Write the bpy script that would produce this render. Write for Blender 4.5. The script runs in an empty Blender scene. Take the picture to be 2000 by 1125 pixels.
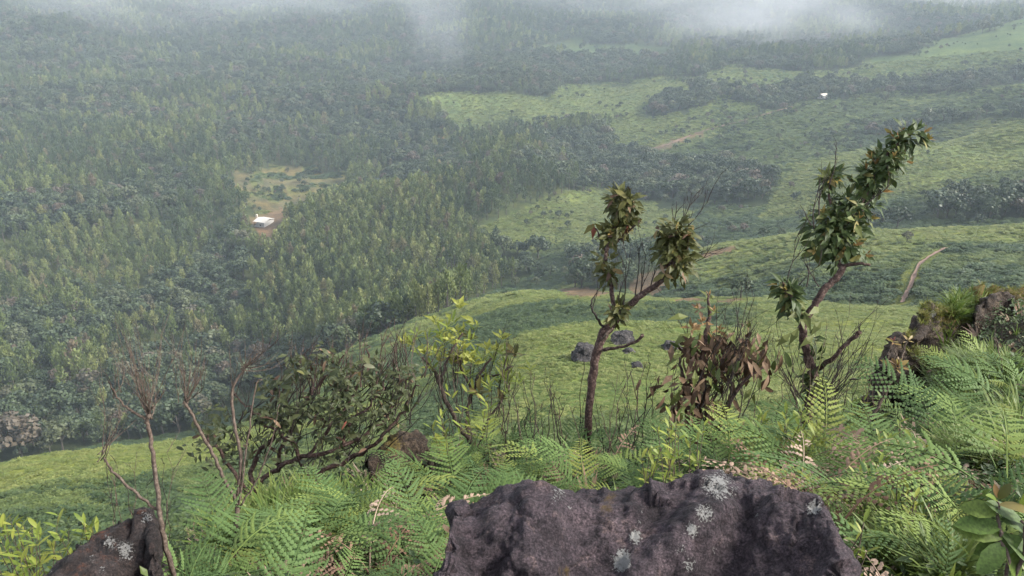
import bpy, math, random
import numpy as np
from mathutils import Vector, Quaternion, Matrix, noise as mnoise

random.seed(7); rng = np.random.default_rng(7)
SC = bpy.context.scene
COL = SC.collection
R = math.radians

# ------------------------------------------------------------------ camera
FPX, PITCH = 1511.0, R(22)                 # focal length in photo pixels (2000 wide), tilt below the horizon
cam = bpy.data.cameras.new('camera'); camo = bpy.data.objects.new('camera', cam); COL.objects.link(camo)
cam.sensor_width = 36; cam.lens = 36 * FPX / 2000
cam.clip_start = 0.05; cam.clip_end = 20000
camo.location = (0, 0, 0); camo.rotation_euler = (R(90) - PITCH, 0, 0)
SC.camera = camo

# ------------------------------------------------------------------ light
SUN_EL, SUN_AZ = R(36), R(98)             # azimuth measured from +Y towards +X
w = bpy.data.worlds.new('World'); SC.world = w; w.use_nodes = True
nt = w.node_tree; bgn = nt.nodes['Background']
sky = nt.nodes.new('ShaderNodeTexSky'); sky.sky_type = 'NISHITA'; sky.sun_disc = False
sky.sun_elevation = SUN_EL; sky.sun_rotation = SUN_AZ; sky.altitude = 1500
sky.air_density = 1.0; sky.dust_density = 5.0; sky.ozone_density = 0.6
hs = nt.nodes.new('ShaderNodeHueSaturation'); hs.inputs['Saturation'].default_value = 0.35
nt.links.new(sky.outputs[0], hs.inputs['Color']); nt.links.new(hs.outputs[0], bgn.inputs[0]); bgn.inputs[1].default_value = 0.08
sl = bpy.data.lights.new('sun', 'SUN'); sl.energy = 1.5; sl.angle = R(14); sl.color = (1, 0.95, 0.87)
so = bpy.data.objects.new('sun', sl); COL.objects.link(so)
sd = Vector((math.sin(SUN_AZ) * math.cos(SUN_EL), math.cos(SUN_AZ) * math.cos(SUN_EL), math.sin(SUN_EL)))
so.rotation_euler = (-sd).to_track_quat('-Z', 'Y').to_euler()
SC.view_settings.view_transform = 'Standard'; SC.view_settings.look = 'None'
SC.view_settings.exposure = 2.55; SC.view_settings.gamma = 1; SC.view_settings.use_curve_mapping = False
c = SC.cycles
c.max_bounces = 6; c.diffuse_bounces = 3; c.glossy_bounces = 2; c.transmission_bounces = 4; c.volume_bounces = 1
c.transparent_max_bounces = 8; c.use_denoising = True; c.volume_step_rate = 1.0; c.volume_max_steps = 128
c.sample_clamp_indirect = 6

# ------------------------------------------------------------------ view helpers (lay-out only)
CP, SP = math.cos(PITCH), math.sin(PITCH)
def ray(u, v):
    dx = (u - 1000) / FPX; dy = (562.5 - v) / FPX
    return Vector((dx, CP + dy * SP, -SP + dy * CP))
def P(u, v, d):                            # the point at depth d (m) along the view
    return ray(u, v) * d
def project(x, y, z):
    dep = y * CP - z * SP
    dep = np.maximum(dep, 1e-3)
    return 1000 + FPX * x / dep, 562.5 - FPX * (y * SP + z * CP) / dep, dep

# ------------------------------------------------------------------ numpy noise
def _h(ix, iy, s):
    n = (ix.astype(np.int64) * 374761393 + iy.astype(np.int64) * 668265263 + s * 1442695041) & 0xffffffff
    n = ((n ^ (n >> 13)) * 1274126177) & 0xffffffff
    return ((n ^ (n >> 16)) & 0xffffff) / float(0xffffff)
def vnoise(x, y, s=0):
    x = np.asarray(x, float); y = np.asarray(y, float)
    ix = np.floor(x); iy = np.floor(y); fx = x - ix; fy = y - iy
    fx = fx * fx * (3 - 2 * fx); fy = fy * fy * (3 - 2 * fy)
    a = _h(ix, iy, s); b = _h(ix + 1, iy, s); c_ = _h(ix, iy + 1, s); d = _h(ix + 1, iy + 1, s)
    return (a + (b - a) * fx) * (1 - fy) + (c_ + (d - c_) * fx) * fy
def fbm(x, y, s=0, o=4):
    t = 0; a = 0.5; n = 0
    for i in range(o):
        t = t + a * vnoise(x * 2 ** i, y * 2 ** i, s + i * 17); n += a; a *= 0.5
    return t / n

# ------------------------------------------------------------------ terrain: surveyed spots, interpolated
NEAR = -0.36
spots = []   # (u, v, horizontal range, dz)
for u, v, r in [(300,1110,2.5),(500,1060,2.9),(700,1000,3.4),(850,900,4.6),(1000,855,5.4),(1150,850,5.6),(1400,835,5.6),
                (1600,795,6.0),(1780,775,6.2),(1950,640,7.4),(1990,800,4.6),(1990,1000,2.8),(1700,1000,2.9),(1700,1110,2.3),
                (1300,930,3.5),(1000,950,3.5),(1000,1100,2.2),(600,1100,2.5),(1300,1100,2.2),(1850,900,3.5),(1500,870,4.6),
                (1740,790,7.6),(1850,680,8.2),(1930,590,9.2),(2000,570,9.5),(2150,640,7),(2150,900,3.5),(200,1090,3.2),(60,1180,3.4)]:
    spots.append((u, v, r, NEAR))
for t in [
    (-300,1300,4,0),(0,1300,9,0),(0,1200,16,0),(0,1060,30,0),(0,1000,42,0),(0,955,55,0),(0,915,70,0),(0,1020,120,0),(0,1000,190,0),(0,900,300,0),
    (300,1250,9,0),(300,1180,15,0),(300,980,38,0),(300,920,52,0),(300,872,75,0),(300,960,130,0),(300,900,220,0),(300,840,300,0),(300,780,330,0),
    (500,985,5.2,0),(500,1150,9,0),(500,1080,15,0),(500,1000,26,0),(500,900,50,0),(500,830,85,0),(500,860,140,0),(500,820,230,0),(500,760,320,0),
    (650,1050,9,0),(650,1000,15,0),(650,880,35,0),(650,800,65,0),(650,740,120,0),(650,705,200,0),(650,690,300,0),
    (850,980,9,0),(850,950,15,0),(850,850,35,0),(850,785,60,0),(850,735,85,0),(850,705,120,0),(850,665,150,0),(850,630,195,0),(850,612,310,0),
    (930,885,5.9,0),(1000,950,9,0),(1000,930,15,0),(1000,800,38,0),(1000,720,58,0),(1000,668,80,0),(1000,690,105,0),(1000,640,140,0),(1000,590,180,0),(1000,568,260,0),(1000,548,390,0),
    (1200,960,9,0),(1200,920,15,0),(1200,800,36,0),(1200,700,55,0),(1200,630,80,0),(1200,655,105,0),(1200,605,145,0),(1200,574,180,0),(1200,600,240,0),(1200,540,330,0),(1200,500,390,0),
    (1400,950,10,0),(1400,900,16,0),(1400,760,42,0),(1400,690,62,0),(1400,642,85,0),(1400,655,110,0),(1400,612,140,0),(1400,583,175,0),(1400,600,230,0),(1400,540,270,0),(1400,482,330,0),(1400,490,380,0),(1400,450,430,0),
    (1600,920,10,0),(1600,860,16,0),(1600,720,55,0),(1600,650,85,0),(1600,605,135,0),(1600,586,165,0),(1600,600,190,0),(1600,540,220,0),(1600,480,280,0),(1600,452,310,0),(1600,460,360,0),(1600,410,440,0),(1600,360,520,0),(1600,300,640,0),
    (1800,860,12,0),(1800,800,20,0),(1800,690,70,0),(1800,640,110,0),(1800,600,150,0),(1800,612,175,0),(1800,560,200,0),(1800,500,240,0),(1800,450,300,0),(1800,462,350,0),(1800,412,420,0),(1800,375,460,0),(1800,330,520,0),(1800,278,620,0),(1800,292,700,0),(1800,240,800,0),(1800,200,900,0),(1800,182,960,0),(1800,150,1050,0),(1800,80,1350,0),(1800,90,1500,0),(1800,40,1700,0),(1800,0,2000,0),
    (2000,800,14,0),(2000,720,25,0),(2000,600,150,0),(2000,540,210,0),(2000,480,270,0),(2000,440,310,0),(2000,460,360,0),(2000,400,430,0),(2000,340,520,0),(1950,300,580,0),(2000,230,680,0),(2000,250,760,0),(2000,168,920,0),(2000,180,970,0),(2000,130,1080,0),(2000,40,1400,0),(2000,55,1550,0),(2000,0,2000,0),
    (1200,440,480,0),(1200,380,590,0),(1200,330,680,0),(1200,280,780,0),(1200,230,890,0),(1200,170,1050,0),(1200,110,1350,0),(1200,50,1700,0),(1200,0,2000,0),
    (1400,400,520,0),(1400,340,620,0),(1400,280,740,0),(1400,220,850,0),(1400,170,980,0),(1400,110,1300,0),(1400,0,2000,0),
    (1000,480,440,0),(1000,420,510,0),(1000,350,610,0),(1000,290,740,0),(1000,230,880,0),(1000,180,1020,0),(1000,100,1400,0),(1000,0,2000,0),
    (800,580,360,0),(800,500,430,0),(800,430,500,0),(800,386,545,0),(800,392,600,0),(800,340,700,0),(800,260,860,0),(800,190,1000,0),(800,180,1150,0),(800,120,1350,0),(800,0,2000,0),
    (600,640,360,0),(600,540,430,0),(600,440,525,0),(600,402,560,0),(600,406,615,0),(600,370,690,0),(600,310,790,0),(600,240,920,0),(600,200,1000,0),(600,120,1350,0),(600,0,2000,0),
    (300,700,380,0),(300,600,450,0),(300,500,530,0),(300,400,640,0),(300,300,790,0),(300,230,950,0),(300,130,1300,0),(300,0,1950,0),
    (0,880,310,0),(0,800,360,0),(0,700,410,0),(0,600,480,0),(0,500,560,0),(0,400,670,0),(0,300,820,0),(0,200,1060,0),(0,100,1400,0),(0,0,1900,0)]:
    spots.append(t)
ctl = []
for u, v, r, dz in spots:
    d = ray(u, v); k = r / math.hypot(d.x, d.y); p = d * k
    ctl.append((math.atan2(p.x, p.y), math.log(r), (p.z + dz) / r))
for a in range(-180, 180, 30):
    ctl.append((R(a), math.log(0.9), -1.75 / 0.9)); ctl.append((R(a), math.log(1.5), -1.8 / 1.5))
for a in (-60, -40, -20, 0, 20, 40, 60):
    ctl.append((R(a), math.log(3500), 0.03)); ctl.append((R(a), math.log(6500), 0.045))
for a, prof in ((80, ((5,-.42),(20,-.45),(80,-.4),(300,-.3),(1000,-.12),(4000,.03))), (-80, ((5,-.7),(20,-.8),(80,-.75),(300,-.6),(1000,-.17),(4000,.03))),
                (140, ((5,-.35),(20,-.15),(80,-.2),(300,-.3),(1000,-.15),(4000,.02))), (-140, ((5,-.4),(20,-.3),(80,-.35),(300,-.4),(1000,-.16),(4000,.02))),
                (179.9, ((5,-.33),(20,-.15),(80,-.2),(300,-.3),(1000,-.15),(4000,.02))), (-179.9, ((5,-.33),(20,-.15),(80,-.2),(300,-.3),(1000,-.15),(4000,.02)))):
    for r, e in prof: ctl.append((R(a), math.log(r), e))
ctl = np.array(ctl); KT = 2.2
cx, cy, cz = ctl[:, 0] * KT, ctl[:, 1], ctl[:, 2]
def tps(d2): return 0.5 * d2 * np.log(d2 + 1e-9)
n_ = len(ctl)
A = np.zeros((n_ + 3, n_ + 3)); A[:n_, :n_] = tps((cx[:, None] - cx) ** 2 + (cy[:, None] - cy) ** 2) + np.eye(n_) * 1e-6
A[:n_, n_] = 1; A[:n_, n_ + 1] = cx; A[:n_, n_ + 2] = cy; A[n_:, :n_] = A[:n_, n_:].T
wts = np.linalg.solve(A, np.concatenate([cz, np.zeros(3)]))
TH = np.concatenate([np.radians(np.arange(-180, -50, 2.5)), np.radians(np.linspace(-50, 50, 700)), np.radians(np.arange(52.5, 180.1, 2.5))])
LR = np.linspace(math.log(0.9), math.log(6500), 430)
gt, gl = np.meshgrid(TH, LR, indexing='ij')
ft, fl = (gt * KT).ravel(), gl.ravel()
ev = np.empty(ft.size)
for i in range(0, ft.size, 20000):
    s = slice(i, i + 20000)
    ev[s] = tps((ft[s][:, None] - cx) ** 2 + (fl[s][:, None] - cy) ** 2) @ wts[:n_] + wts[n_] + wts[n_ + 1] * ft[s] + wts[n_ + 2] * fl[s]
GR = np.exp(gl); GX = GR * np.sin(gt); GY = GR * np.cos(gt)
GZ = ev.reshape(gt.shape) * GR
far = np.clip((GR - 200) / 250, 0, 1); mid = np.clip((GR - 25) / 50, 0, 1) * (1 - np.clip((GR - 900) / 900, 0, 1) * 0.3)
GZ += far * (fbm(GX / 150, GY / 150, 3, 4) - 0.5) * 34 * np.clip(GR / 900, .45, 1.6) * np.interp(gt, [R(3), R(9)], [1, .3])
GZ += mid * (fbm(GX / 22, GY / 22, 9, 3) - 0.5) * 3.0 * np.clip(GR / 150, .35, 1)
GZ += np.clip((GR - 8) / 20, 0, 1) * (fbm(GX / 3.5, GY / 3.5, 15, 2) - 0.5) * 0.5
GZ += (1 - np.clip((GR - 6) / 20, 0, 1)) * (fbm(GX * 1.3, GY * 1.3, 21, 3) - 0.5) * 0.10
def H(x, y):
    x = np.asarray(x, float); y = np.asarray(y, float)
    r = np.maximum(np.hypot(x, y), 0.9001); t = np.arctan2(x, y)
    i = np.clip(np.searchsorted(TH, t) - 1, 0, len(TH) - 2); fi = np.clip((t - TH[i]) / (TH[i + 1] - TH[i]), 0, 1)
    q = (np.log(r) - LR[0]) / (LR[1] - LR[0]); j = np.clip(q.astype(int), 0, len(LR) - 2); fj = np.clip(q - j, 0, 1)
    return (GZ[i, j] * (1 - fi) + GZ[i + 1, j] * fi) * (1 - fj) + (GZ[i, j + 1] * (1 - fi) + GZ[i + 1, j + 1] * fi) * fj
RS = np.exp(np.linspace(math.log(1.0), math.log(6000), 1600))
def hit(u, v, off=0.0, rmin=1.0):          # where the view ray first meets the ground (raised by off)
    d = ray(u, v); k = math.hypot(d.x, d.y); rs = RS[RS >= rmin]
    x, y, z = d.x / k * rs, d.y / k * rs, d.z / k * rs
    b = np.nonzero(z <= H(x, y) + off)[0]
    i = b[0] if len(b) else len(rs) - 1
    return Vector((x[i], y[i], float(H(x[i], y[i]))))

# ------------------------------------------------------------------ land cover
def inpoly(u, v, poly):
    u = np.asarray(u); v = np.asarray(v); r = np.zeros(u.shape, bool); n = len(poly)
    for i in range(n):
        x1, y1 = poly[i]; x2, y2 = poly[(i + 1) % n]
        if y1 == y2: continue
        r ^= ((y1 > v) != (y2 > v)) & (u < (x2 - x1) * (v - y1) / (y2 - y1) + x1)
    return r
OPEN = [
    [(830,185),(900,178),(1000,185),(1100,175),(1240,165),(1290,150),(1450,140),(1470,160),(1400,190),(1380,230),(1420,260),(1300,300),(1190,280),(1190,248),(1100,238),(1040,258),(870,278),(850,235),(840,210)],
    [(920,455),(1000,410),(1130,368),(1200,362),(1290,392),(1360,415),(1330,450),(1200,480),(1060,500),(1000,490)],
    [(1480,425),(1550,330),(1650,300),(1760,270),(1900,235),(2000,225),(2300,225),(2300,330),(1880,345),(1750,390),(1700,420),(2300,425),(2300,700),(1040,700),(1030,545),(1060,500),(1110,490),(1120,555),(1240,570),(1350,490),(1480,468)],
    [(1430,262),(1560,205),(1700,188),(1850,200),(2000,160),(2300,150),(2300,210),(1900,230),(1700,260),(1560,290),(1450,290)],
    [(1600,150),(1700,120),(1850,75),(2000,38),(2300,25),(2300,130),(1980,140),(1850,150),(1700,155)],
    [(440,338),(540,318),(640,325),(685,345),(670,385),(590,410),(545,450),(520,475),(495,475),(490,420),(450,385)],
    [(1000,92),(1150,85),(1330,90),(1300,118),(1100,112)],
    [(1190,305),(1240,200),(1290,150),(1450,135),(1620,140),(1700,115),(2300,20),(2300,440),(1480,440),(1500,330),(1300,310)],
    [(1130,430),(1300,400),(1500,395),(1500,470),(1350,492),(1280,520),(1150,490)],
]
BROAD = [
    [(-200,780),(150,790),(300,690),(480,680),(570,710),(560,730),(400,860),(-200,930)],
    [(1120,500),(1180,480),(1270,500),(1250,565),(1120,560)],
    [(1050,275),(1180,258),(1200,300),(1300,322),(1480,348),(1495,400),(1250,405),(1150,350),(1060,305)],
    [(1690,430),(1760,408),(1850,386),(2000,378),(2300,375),(2300,412)],
    [(430,260),(560,220),(720,140),(860,95),(1000,110),(1240,110),(1340,120),(1250,150),(1000,172),(830,170),(700,195),(600,250),(450,300)],
    [(1270,180),(1390,175),(1480,185),(1560,165),(1640,155),(1760,165),(1880,150),(2000,140),(2300,120),(2300,140),(2000,160),(1850,182),(1650,186),(1500,212),(1440,190),(1380,215),(1280,220)],
    [(-200,440),(120,380),(300,370),(220,300),(280,290),(400,400),(180,440),(-200,500)],
    [(620,240),(860,245),(850,290),(660,285)],
    [(1690,258),(1900,224),(2300,200),(2300,222),(1900,234),(1760,264)],
]
EDGE_U = [-400, 0, 400, 550, 700, 760, 850, 1015, 1045]; EDGE_V = [930, 905, 840, 725, 690, 668, 622, 548, 540]
EARTH = [[(490,478),(500,440),(500,420),(545,408),(565,425),(540,440),(530,462),(505,478)],
         [(1225,560),(1240,535),(1290,525),(1310,545),(1290,575),(1240,578)],[(1080,565),(1140,563),(1200,572),(1160,580),(1100,577)],
         [(1360,500),(1390,485),(1450,476),(1430,490),(1380,502)],[(852,280),(856,240),(864,240),(862,278)],
         [(1270,292),(1310,278),(1380,255),(1385,260),(1320,285),(1290,297)],[(1310,588),(1350,578),(1380,586),(1330,592)],[(1400,588),(1440,580),(1460,584),(1420,592)]]
WEDGE = [(470,500),(560,428),(700,372),(830,388),(900,440),(1015,548),(850,624),(760,668),(600,690),(500,620)]
def cover(x, y, z):
    """0 grass / bracken, 1 pine, 2 broadleaf, 3 bare earth; also pixel position"""
    u, v, dep = project(x, y, z); r = np.hypot(x, y)
    code = np.where(r > 235, 1, 0)
    low = (r > 235) & (r < 420) & (u < 1045) & (v > np.interp(u, EDGE_U, EDGE_V))
    code[low] = 0
    mixn = fbm(x / 90, y / 90, 33, 3)
    b = (mixn > 0.60) | ((v < 250) & (mixn > 0.47) & (u < 900)) | ((u > 1000) & (mixn > 0.45))
    for p in BROAD: b |= inpoly(u + 14 * (mixn - .5) * 3, v, p)
    code[(code == 1) & b] = 2
    sw = _h(np.floor(x * 7.3), np.floor(y * 7.7), 5); code[(code == 1) & (sw < .07)] = 2; code[(code == 2) & (sw > .93) & (u < 1050)] = 1
    wedge = inpoly(u, v, WEDGE) & (r > 280) & (code > 0); code[wedge] = 1
    wob = (fbm(x / 45, y / 45, 41, 4) - .5); wo2 = (fbm(x / 38, y / 38, 47, 4) - .5)
    for p in OPEN: code[(r > 200) & inpoly(u + wob * 110, v + wo2 * 42, p)] = 0
    for p in BROAD[1:6] + BROAD[8:]:
        code[(r > 235) & inpoly(u + wo2 * 120, v + wob * 40, p) & (fbm(x / 16, y / 16, 49, 2) > .36)] = 2
    for p in EARTH: code[(r > 120) & inpoly(u + wob * 40, v + wo2 * 16, p)] = 3
    return code, u, v, r

# ------------------------------------------------------------------ materials
def newmat(name):
    m = bpy.data.materials.new(name); m.use_nodes = True
    t = m.node_tree; return m, t, t.nodes['Principled BSDF'], t.nodes['Material Output']
def N(t, typ, **kw):
    n = t.nodes.new(typ)
    for k, v in kw.items():
        if k.startswith('i_'):
            key = k[2:]; key = int(key) if key.isdigit() else key.replace('_', ' ')
            n.inputs[key].default_value = v
        else: setattr(n, k, v)
    return n
def ramp(t, fac, stops):
    n = t.nodes.new('ShaderNodeValToRGB'); e = n.color_ramp.elements
    while len(e) < len(stops): e.new(0.5)
    for i, (p, c_) in enumerate(stops):
        e[i].position = p; e[i].color = (*c_, 1) if len(c_) == 3 else c_
    t.links.new(fac, n.inputs[0]); return n
def mix(t, fac, a, b, mode='MIX'):
    n = t.nodes.new('ShaderNodeMix'); n.data_type = 'RGBA'; n.blend_type = mode
    for s, x in ((0, fac), (6, a), (7, b)):
        if hasattr(x, 'node'): t.links.new(x, n.inputs[s])
        else: n.inputs[s].default_value = x if s == 0 else (*x, 1)
    return n.outputs[2]
def foliage(name, stops, rough=0.55, transl=0.0, nscale=0.0, spec=0.3):
    m, t, b, out = newmat(name)
    oi = N(t, 'ShaderNodeObjectInfo')
    col = ramp(t, oi.outputs['Random'], stops).outputs[0]
    if nscale:
        tc = N(t, 'ShaderNodeTexCoord'); nz = N(t, 'ShaderNodeTexNoise', i_Scale=nscale, i_Detail=3.0)
        t.links.new(tc.outputs['Object'], nz.inputs['Vector'])
        k = ramp(t, nz.outputs[0], [(0.3, (.62, .62, .62)), (0.7, (1.3, 1.3, 1.2))]).outputs[0]
        col = mix(t, 1.0, col, k, 'MULTIPLY')
    t.links.new(col, b.inputs['Base Color']); b.inputs['Roughness'].default_value = rough
    b.inputs['Specular IOR Level'].default_value = spec
    if transl:
        tr = N(t, 'ShaderNodeBsdfTranslucent'); t.links.new(col, tr.inputs[0])
        ms = N(t, 'ShaderNodeMixShader', i_0=transl)
        t.links.new(b.outputs[0], ms.inputs[1]); t.links.new(tr.outputs[0], ms.inputs[2]); t.links.new(ms.outputs[0], out.inputs[0])
    return m
def bark(name, c1, c2, c3, scale=30):
    m, t, b, out = newmat(name)
    tc = N(t, 'ShaderNodeTexCoord'); nz = N(t, 'ShaderNodeTexNoise', i_Scale=scale, i_Detail=5.0, i_Roughness=.65)
    t.links.new(tc.outputs['Object'], nz.inputs['Vector'])
    col = ramp(t, nz.outputs[0], [(0.35, c1), (0.52, c2), (0.68, c3)]).outputs[0]
    t.links.new(col, b.inputs['Base Color']); b.inputs['Roughness'].default_value = .85; b.inputs['Specular IOR Level'].default_value = .2
    bp = N(t, 'ShaderNodeBump', i_Strength=.6, i_Distance=.01); t.links.new(nz.outputs[0], bp.inputs['Height']); t.links.new(bp.outputs[0], b.inputs['Normal'])
    return m
M = {}
M['pine'] = foliage('pine_foliage', [(0, (.078, .108, .040)), (.4, (.125, .160, .056)), (.75, (.175, .205, .072)), (.94, (.20, .212, .082)), (1, (.16, .125, .08))], .6, .22, .45)
M['pine_dark'] = foliage('dark_pine_foliage', [(0, (.045, .070, .032)), (.5, (.070, .100, .044)), (.9, (.105, .135, .055)), (1, (.12, .10, .07))], .6, .2, .45)
M['broad'] = foliage('broadleaf_foliage', [(0, (.030, .046, .024)), (.4, (.046, .066, .032)), (.7, (.066, .088, .042)), (.88, (.085, .098, .05)), (.95, (.095, .078, .058)), (1, (.11, .085, .065))], .55, .1, .5)
M['bracken_far'] = foliage('far_bracken', [(0, (.072, .104, .034)), (.5, (.096, .130, .042)), (1, (.128, .158, .052))], .6, .3, 0)
M['grass_lit_far'] = foliage('far_lit_short_grass', [(0, (.125, .160, .046)), (.5, (.155, .185, .054)), (1, (.19, .205, .066))], .6, .3, 0)  # short grass, its paler tone also painted light on crests and spur
M['lush_shade_far'] = foliage('far_shaded_lush_bracken', [(0, (.038, .064, .026)), (.5, (.052, .082, .031)), (1, (.072, .10, .036))], .6, .25, 0)  # tall bracken, its darker tone also painted shade in gullies and slopes
M['bush'] = foliage('bush_foliage', [(0, (.03, .045, .02)), (.6, (.045, .062, .026)), (1, (.07, .08, .03))], .55, .15, .6)
M['trunk_far'] = bark('far_trunk_bark', (.05, .042, .035), (.09, .078, .065), (.14, .125, .105), 2)

def ground_material():
    m, t, b, out = newmat('ground_cover')
    at = N(t, 'ShaderNodeAttribute', attribute_name='cover')
    tc = N(t, 'ShaderNodeTexCoord')
    n1 = N(t, 'ShaderNodeTexNoise', i_Scale=1.1, i_Detail=6.0, i_Roughness=.7); n2 = N(t, 'ShaderNodeTexNoise', i_Scale=.03, i_Detail=5.0, i_Roughness=.6)
    n3 = N(t, 'ShaderNodeTexNoise', i_Scale=.22, i_Detail=4.0, i_Roughness=.65)
    for n in (n1, n2, n3): t.links.new(tc.outputs['Object'], n.inputs['Vector'])
    k1 = ramp(t, n1.outputs[0], [(.3, (.5, .52, .5)), (.62, (1.25, 1.22, 1.1))]).outputs[0]
    k2 = ramp(t, n2.outputs[0], [(.35, (.62, .72, .74)), (.65, (1.3, 1.18, .95))]).outputs[0]
    k3 = ramp(t, n3.outputs[0], [(.35, (.72, .78, .75)), (.62, (1.15, 1.12, 1.0))]).outputs[0]
    col = mix(t, 1.0, mix(t, 1.0, mix(t, 1.0, at.outputs['Color'], k1, 'MULTIPLY'), k2, 'MULTIPLY'), k3, 'MULTIPLY')
    t.links.new(col, b.inputs['Base Color']); b.inputs['Roughness'].default_value = .9; b.inputs['Specular IOR Level'].default_value = .1
    bp = N(t, 'ShaderNodeBump', i_Strength=.9, i_Distance=.5); t.links.new(n1.outputs[0], bp.inputs['Height']); t.links.new(bp.outputs[0], b.inputs['Normal'])
    return m
M['ground'] = ground_material()

# ------------------------------------------------------------------ object helpers
def link(name, data=None, parent=None):
    o = bpy.data.objects.new(name, data); COL.objects.link(o)
    if parent is not None: o.parent = parent
    return o
def tag(o, label=None, cat=None, group=None, kind=None):
    if label: o['label'] = label
    if cat: o['category'] = cat
    if group: o['group'] = group
    if kind: o['kind'] = kind
    return o
def thing(name, loc, label, cat, group=None):
    o = link(name); o.location = loc; o.empty_display_size = .1
    return tag(o, label, cat, group)
def mesh(name, verts, faces, mat, smooth=False):
    me = bpy.data.meshes.new(name); me.from_pydata([tuple(v) for v in verts], [], faces); me.materials.append(mat)
    if smooth: me.polygons.foreach_set('use_smooth', [True] * len(me.polygons))
    me.update(); return me
class MB:
    def __init__(s): s.v = []; s.f = []
    def quad(s, a, b, c_, d): n = len(s.v); s.v += [a, b, c_, d]; s.f.append((n, n + 1, n + 2, n + 3))
    def tri(s, a, b, c_): n = len(s.v); s.v += [a, b, c_]; s.f.append((n, n + 1, n + 2))
    def box(s, lo, hi):
        n = len(s.v); (x0, y0, z0), (x1, y1, z1) = lo, hi
        s.v += [Vector(p) for p in ((x0,y0,z0),(x1,y0,z0),(x1,y1,z0),(x0,y1,z0),(x0,y0,z1),(x1,y0,z1),(x1,y1,z1),(x0,y1,z1))]
        s.f += [tuple(n + i for i in q) for q in ((3,2,1,0),(4,5,6,7),(0,1,5,4),(1,2,6,5),(2,3,7,6),(3,0,4,7))]
    def tube(s, pts, rad, sides=6, jit=0.0):
        pts = [Vector(p) for p in pts]; base = len(s.v); n = len(pts); ref = Vector((.3, .9, .2)).normalized()
        for i, p in enumerate(pts):
            d = (pts[min(i + 1, n - 1)] - pts[max(i - 1, 0)]).normalized()
            a = d.cross(ref);  a = a.normalized() if a.length > 1e-4 else d.orthogonal().normalized(); b = d.cross(a)
            for k in range(sides):
                an = 2 * math.pi * k / sides; rr = rad[i] * (1 + random.uniform(-jit, jit))
                s.v.append(p + (a * math.cos(an) + b * math.sin(an)) * rr)
        for i in range(n - 1):
            for k in range(sides):
                k2 = (k + 1) % sides
                s.f.append((base + i * sides + k, base + i * sides + k2, base + (i + 1) * sides + k2, base + (i + 1) * sides + k))
        s.f.append(tuple(base + (n - 1) * sides + k for k in range(sides))); s.f.append(tuple(base + k for k in reversed(range(sides))))
    def data(s, name, mat, origin=Vector((0, 0, 0)), smooth=False):
        return mesh(name, [v - origin for v in s.v], s.f, mat, smooth)
    def build(s, name, mat, parent=None, smooth=False):
        org = parent.location.copy() if parent else Vector((0, 0, 0))
        if parent is not None and parent.parent is not None: org = org + parent.parent.location
        return link(name, s.data(name, mat, org, smooth), parent)
def smoothline(pts, k=4):
    pts = [Vector(p) for p in pts]; out = []
    for i in range(len(pts) - 1):
        p0 = pts[max(i - 1, 0)]; p1 = pts[i]; p2 = pts[i + 1]; p3 = pts[min(i + 2, len(pts) - 1)]
        for j in range(k):
            t = j / k
            out.append(0.5 * ((2 * p1) + (p2 - p0) * t + (2 * p0 - 5 * p1 + 4 * p2 - p3) * t * t + (3 * p1 - p0 - 3 * p2 + p3) * t ** 3))
    return out + [pts[-1]]

# ------------------------------------------------------------------ the ground sheet
def convex(x, y):                          # crests are above zero, gullies below
    r = np.maximum(np.hypot(x, y), 1); return H(x, y) / r - .5 * (H(x * 1.28, y * 1.28) / (r * 1.28) + H(x * .78, y * .78) / (r * .78))
PALE_LIT = [([(1040,560),(1200,568),(1400,576),(1560,580),(1560,592),(1400,590),(1200,584),(1040,580)], 150, 200), ([(960,720),(1000,668),(1100,640),(1200,628),(1300,632),(1420,645),(1500,660),(1700,640),(1760,700),(1700,780),(1400,790),(1150,800),(1000,790)], 30, 92),  # short grass zones, brightened in colour as if sunlit
        ([(1400,640),(1480,600),(1600,580),(1790,590),(1790,700),(1450,680)], 80, 175), ([(-200,940),(400,850),(520,825),(420,900),(200,960),(-200,1000)], 35, 95),
        ([(1480,480),(1600,448),(1900,432),(2300,436),(2300,462),(1850,468),(1600,485)], 240, 340), ([(700,700),(850,618),(1010,552),(1040,545),(1200,570),(1190,582),(1000,590),(860,640)], 170, 420)]
LUSH_SHADE = [([(700,720),(850,650),(1000,596),(1100,588),(1400,594),(1520,600),(1420,655),(1200,650),(1000,690),(880,760),(800,770)], 84, 172),  # tall bracken zones, darkened in colour to stand for slope shade
        ([(1500,590),(1800,475),(2300,470),(2300,650),(1780,605)], 165, 290), ([(-200,970),(300,935),(400,1000),(300,1125),(-200,1200)], 18, 52), ([(820,780),(980,700),(990,760),(900,860),(800,860)], 30, 85)]
def lush_relief(x, y, z):                     # above zero pale grass and painted light, below it tall bracken and painted shade
    u, v, dep = project(x, y, z); r = np.hypot(x, y); w1 = fbm(x / 12, y / 12, 93, 3) - .5
    pm = convex(x, y) / np.where(r > 280, .014, .04) + w1 * np.where(r > 280, 1.5, 2.4)
    for p, a, b in PALE_LIT: pm[(r > a) & (r < b) & inpoly(u + w1 * 60, v + w1 * 25, p)] += 1.0
    for p, a, b in LUSH_SHADE: pm[(r > a) & (r < b) & inpoly(u + w1 * 60, v + w1 * 25, p)] -= (.6 if a == 165 else 1.1)
    return pm
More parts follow.
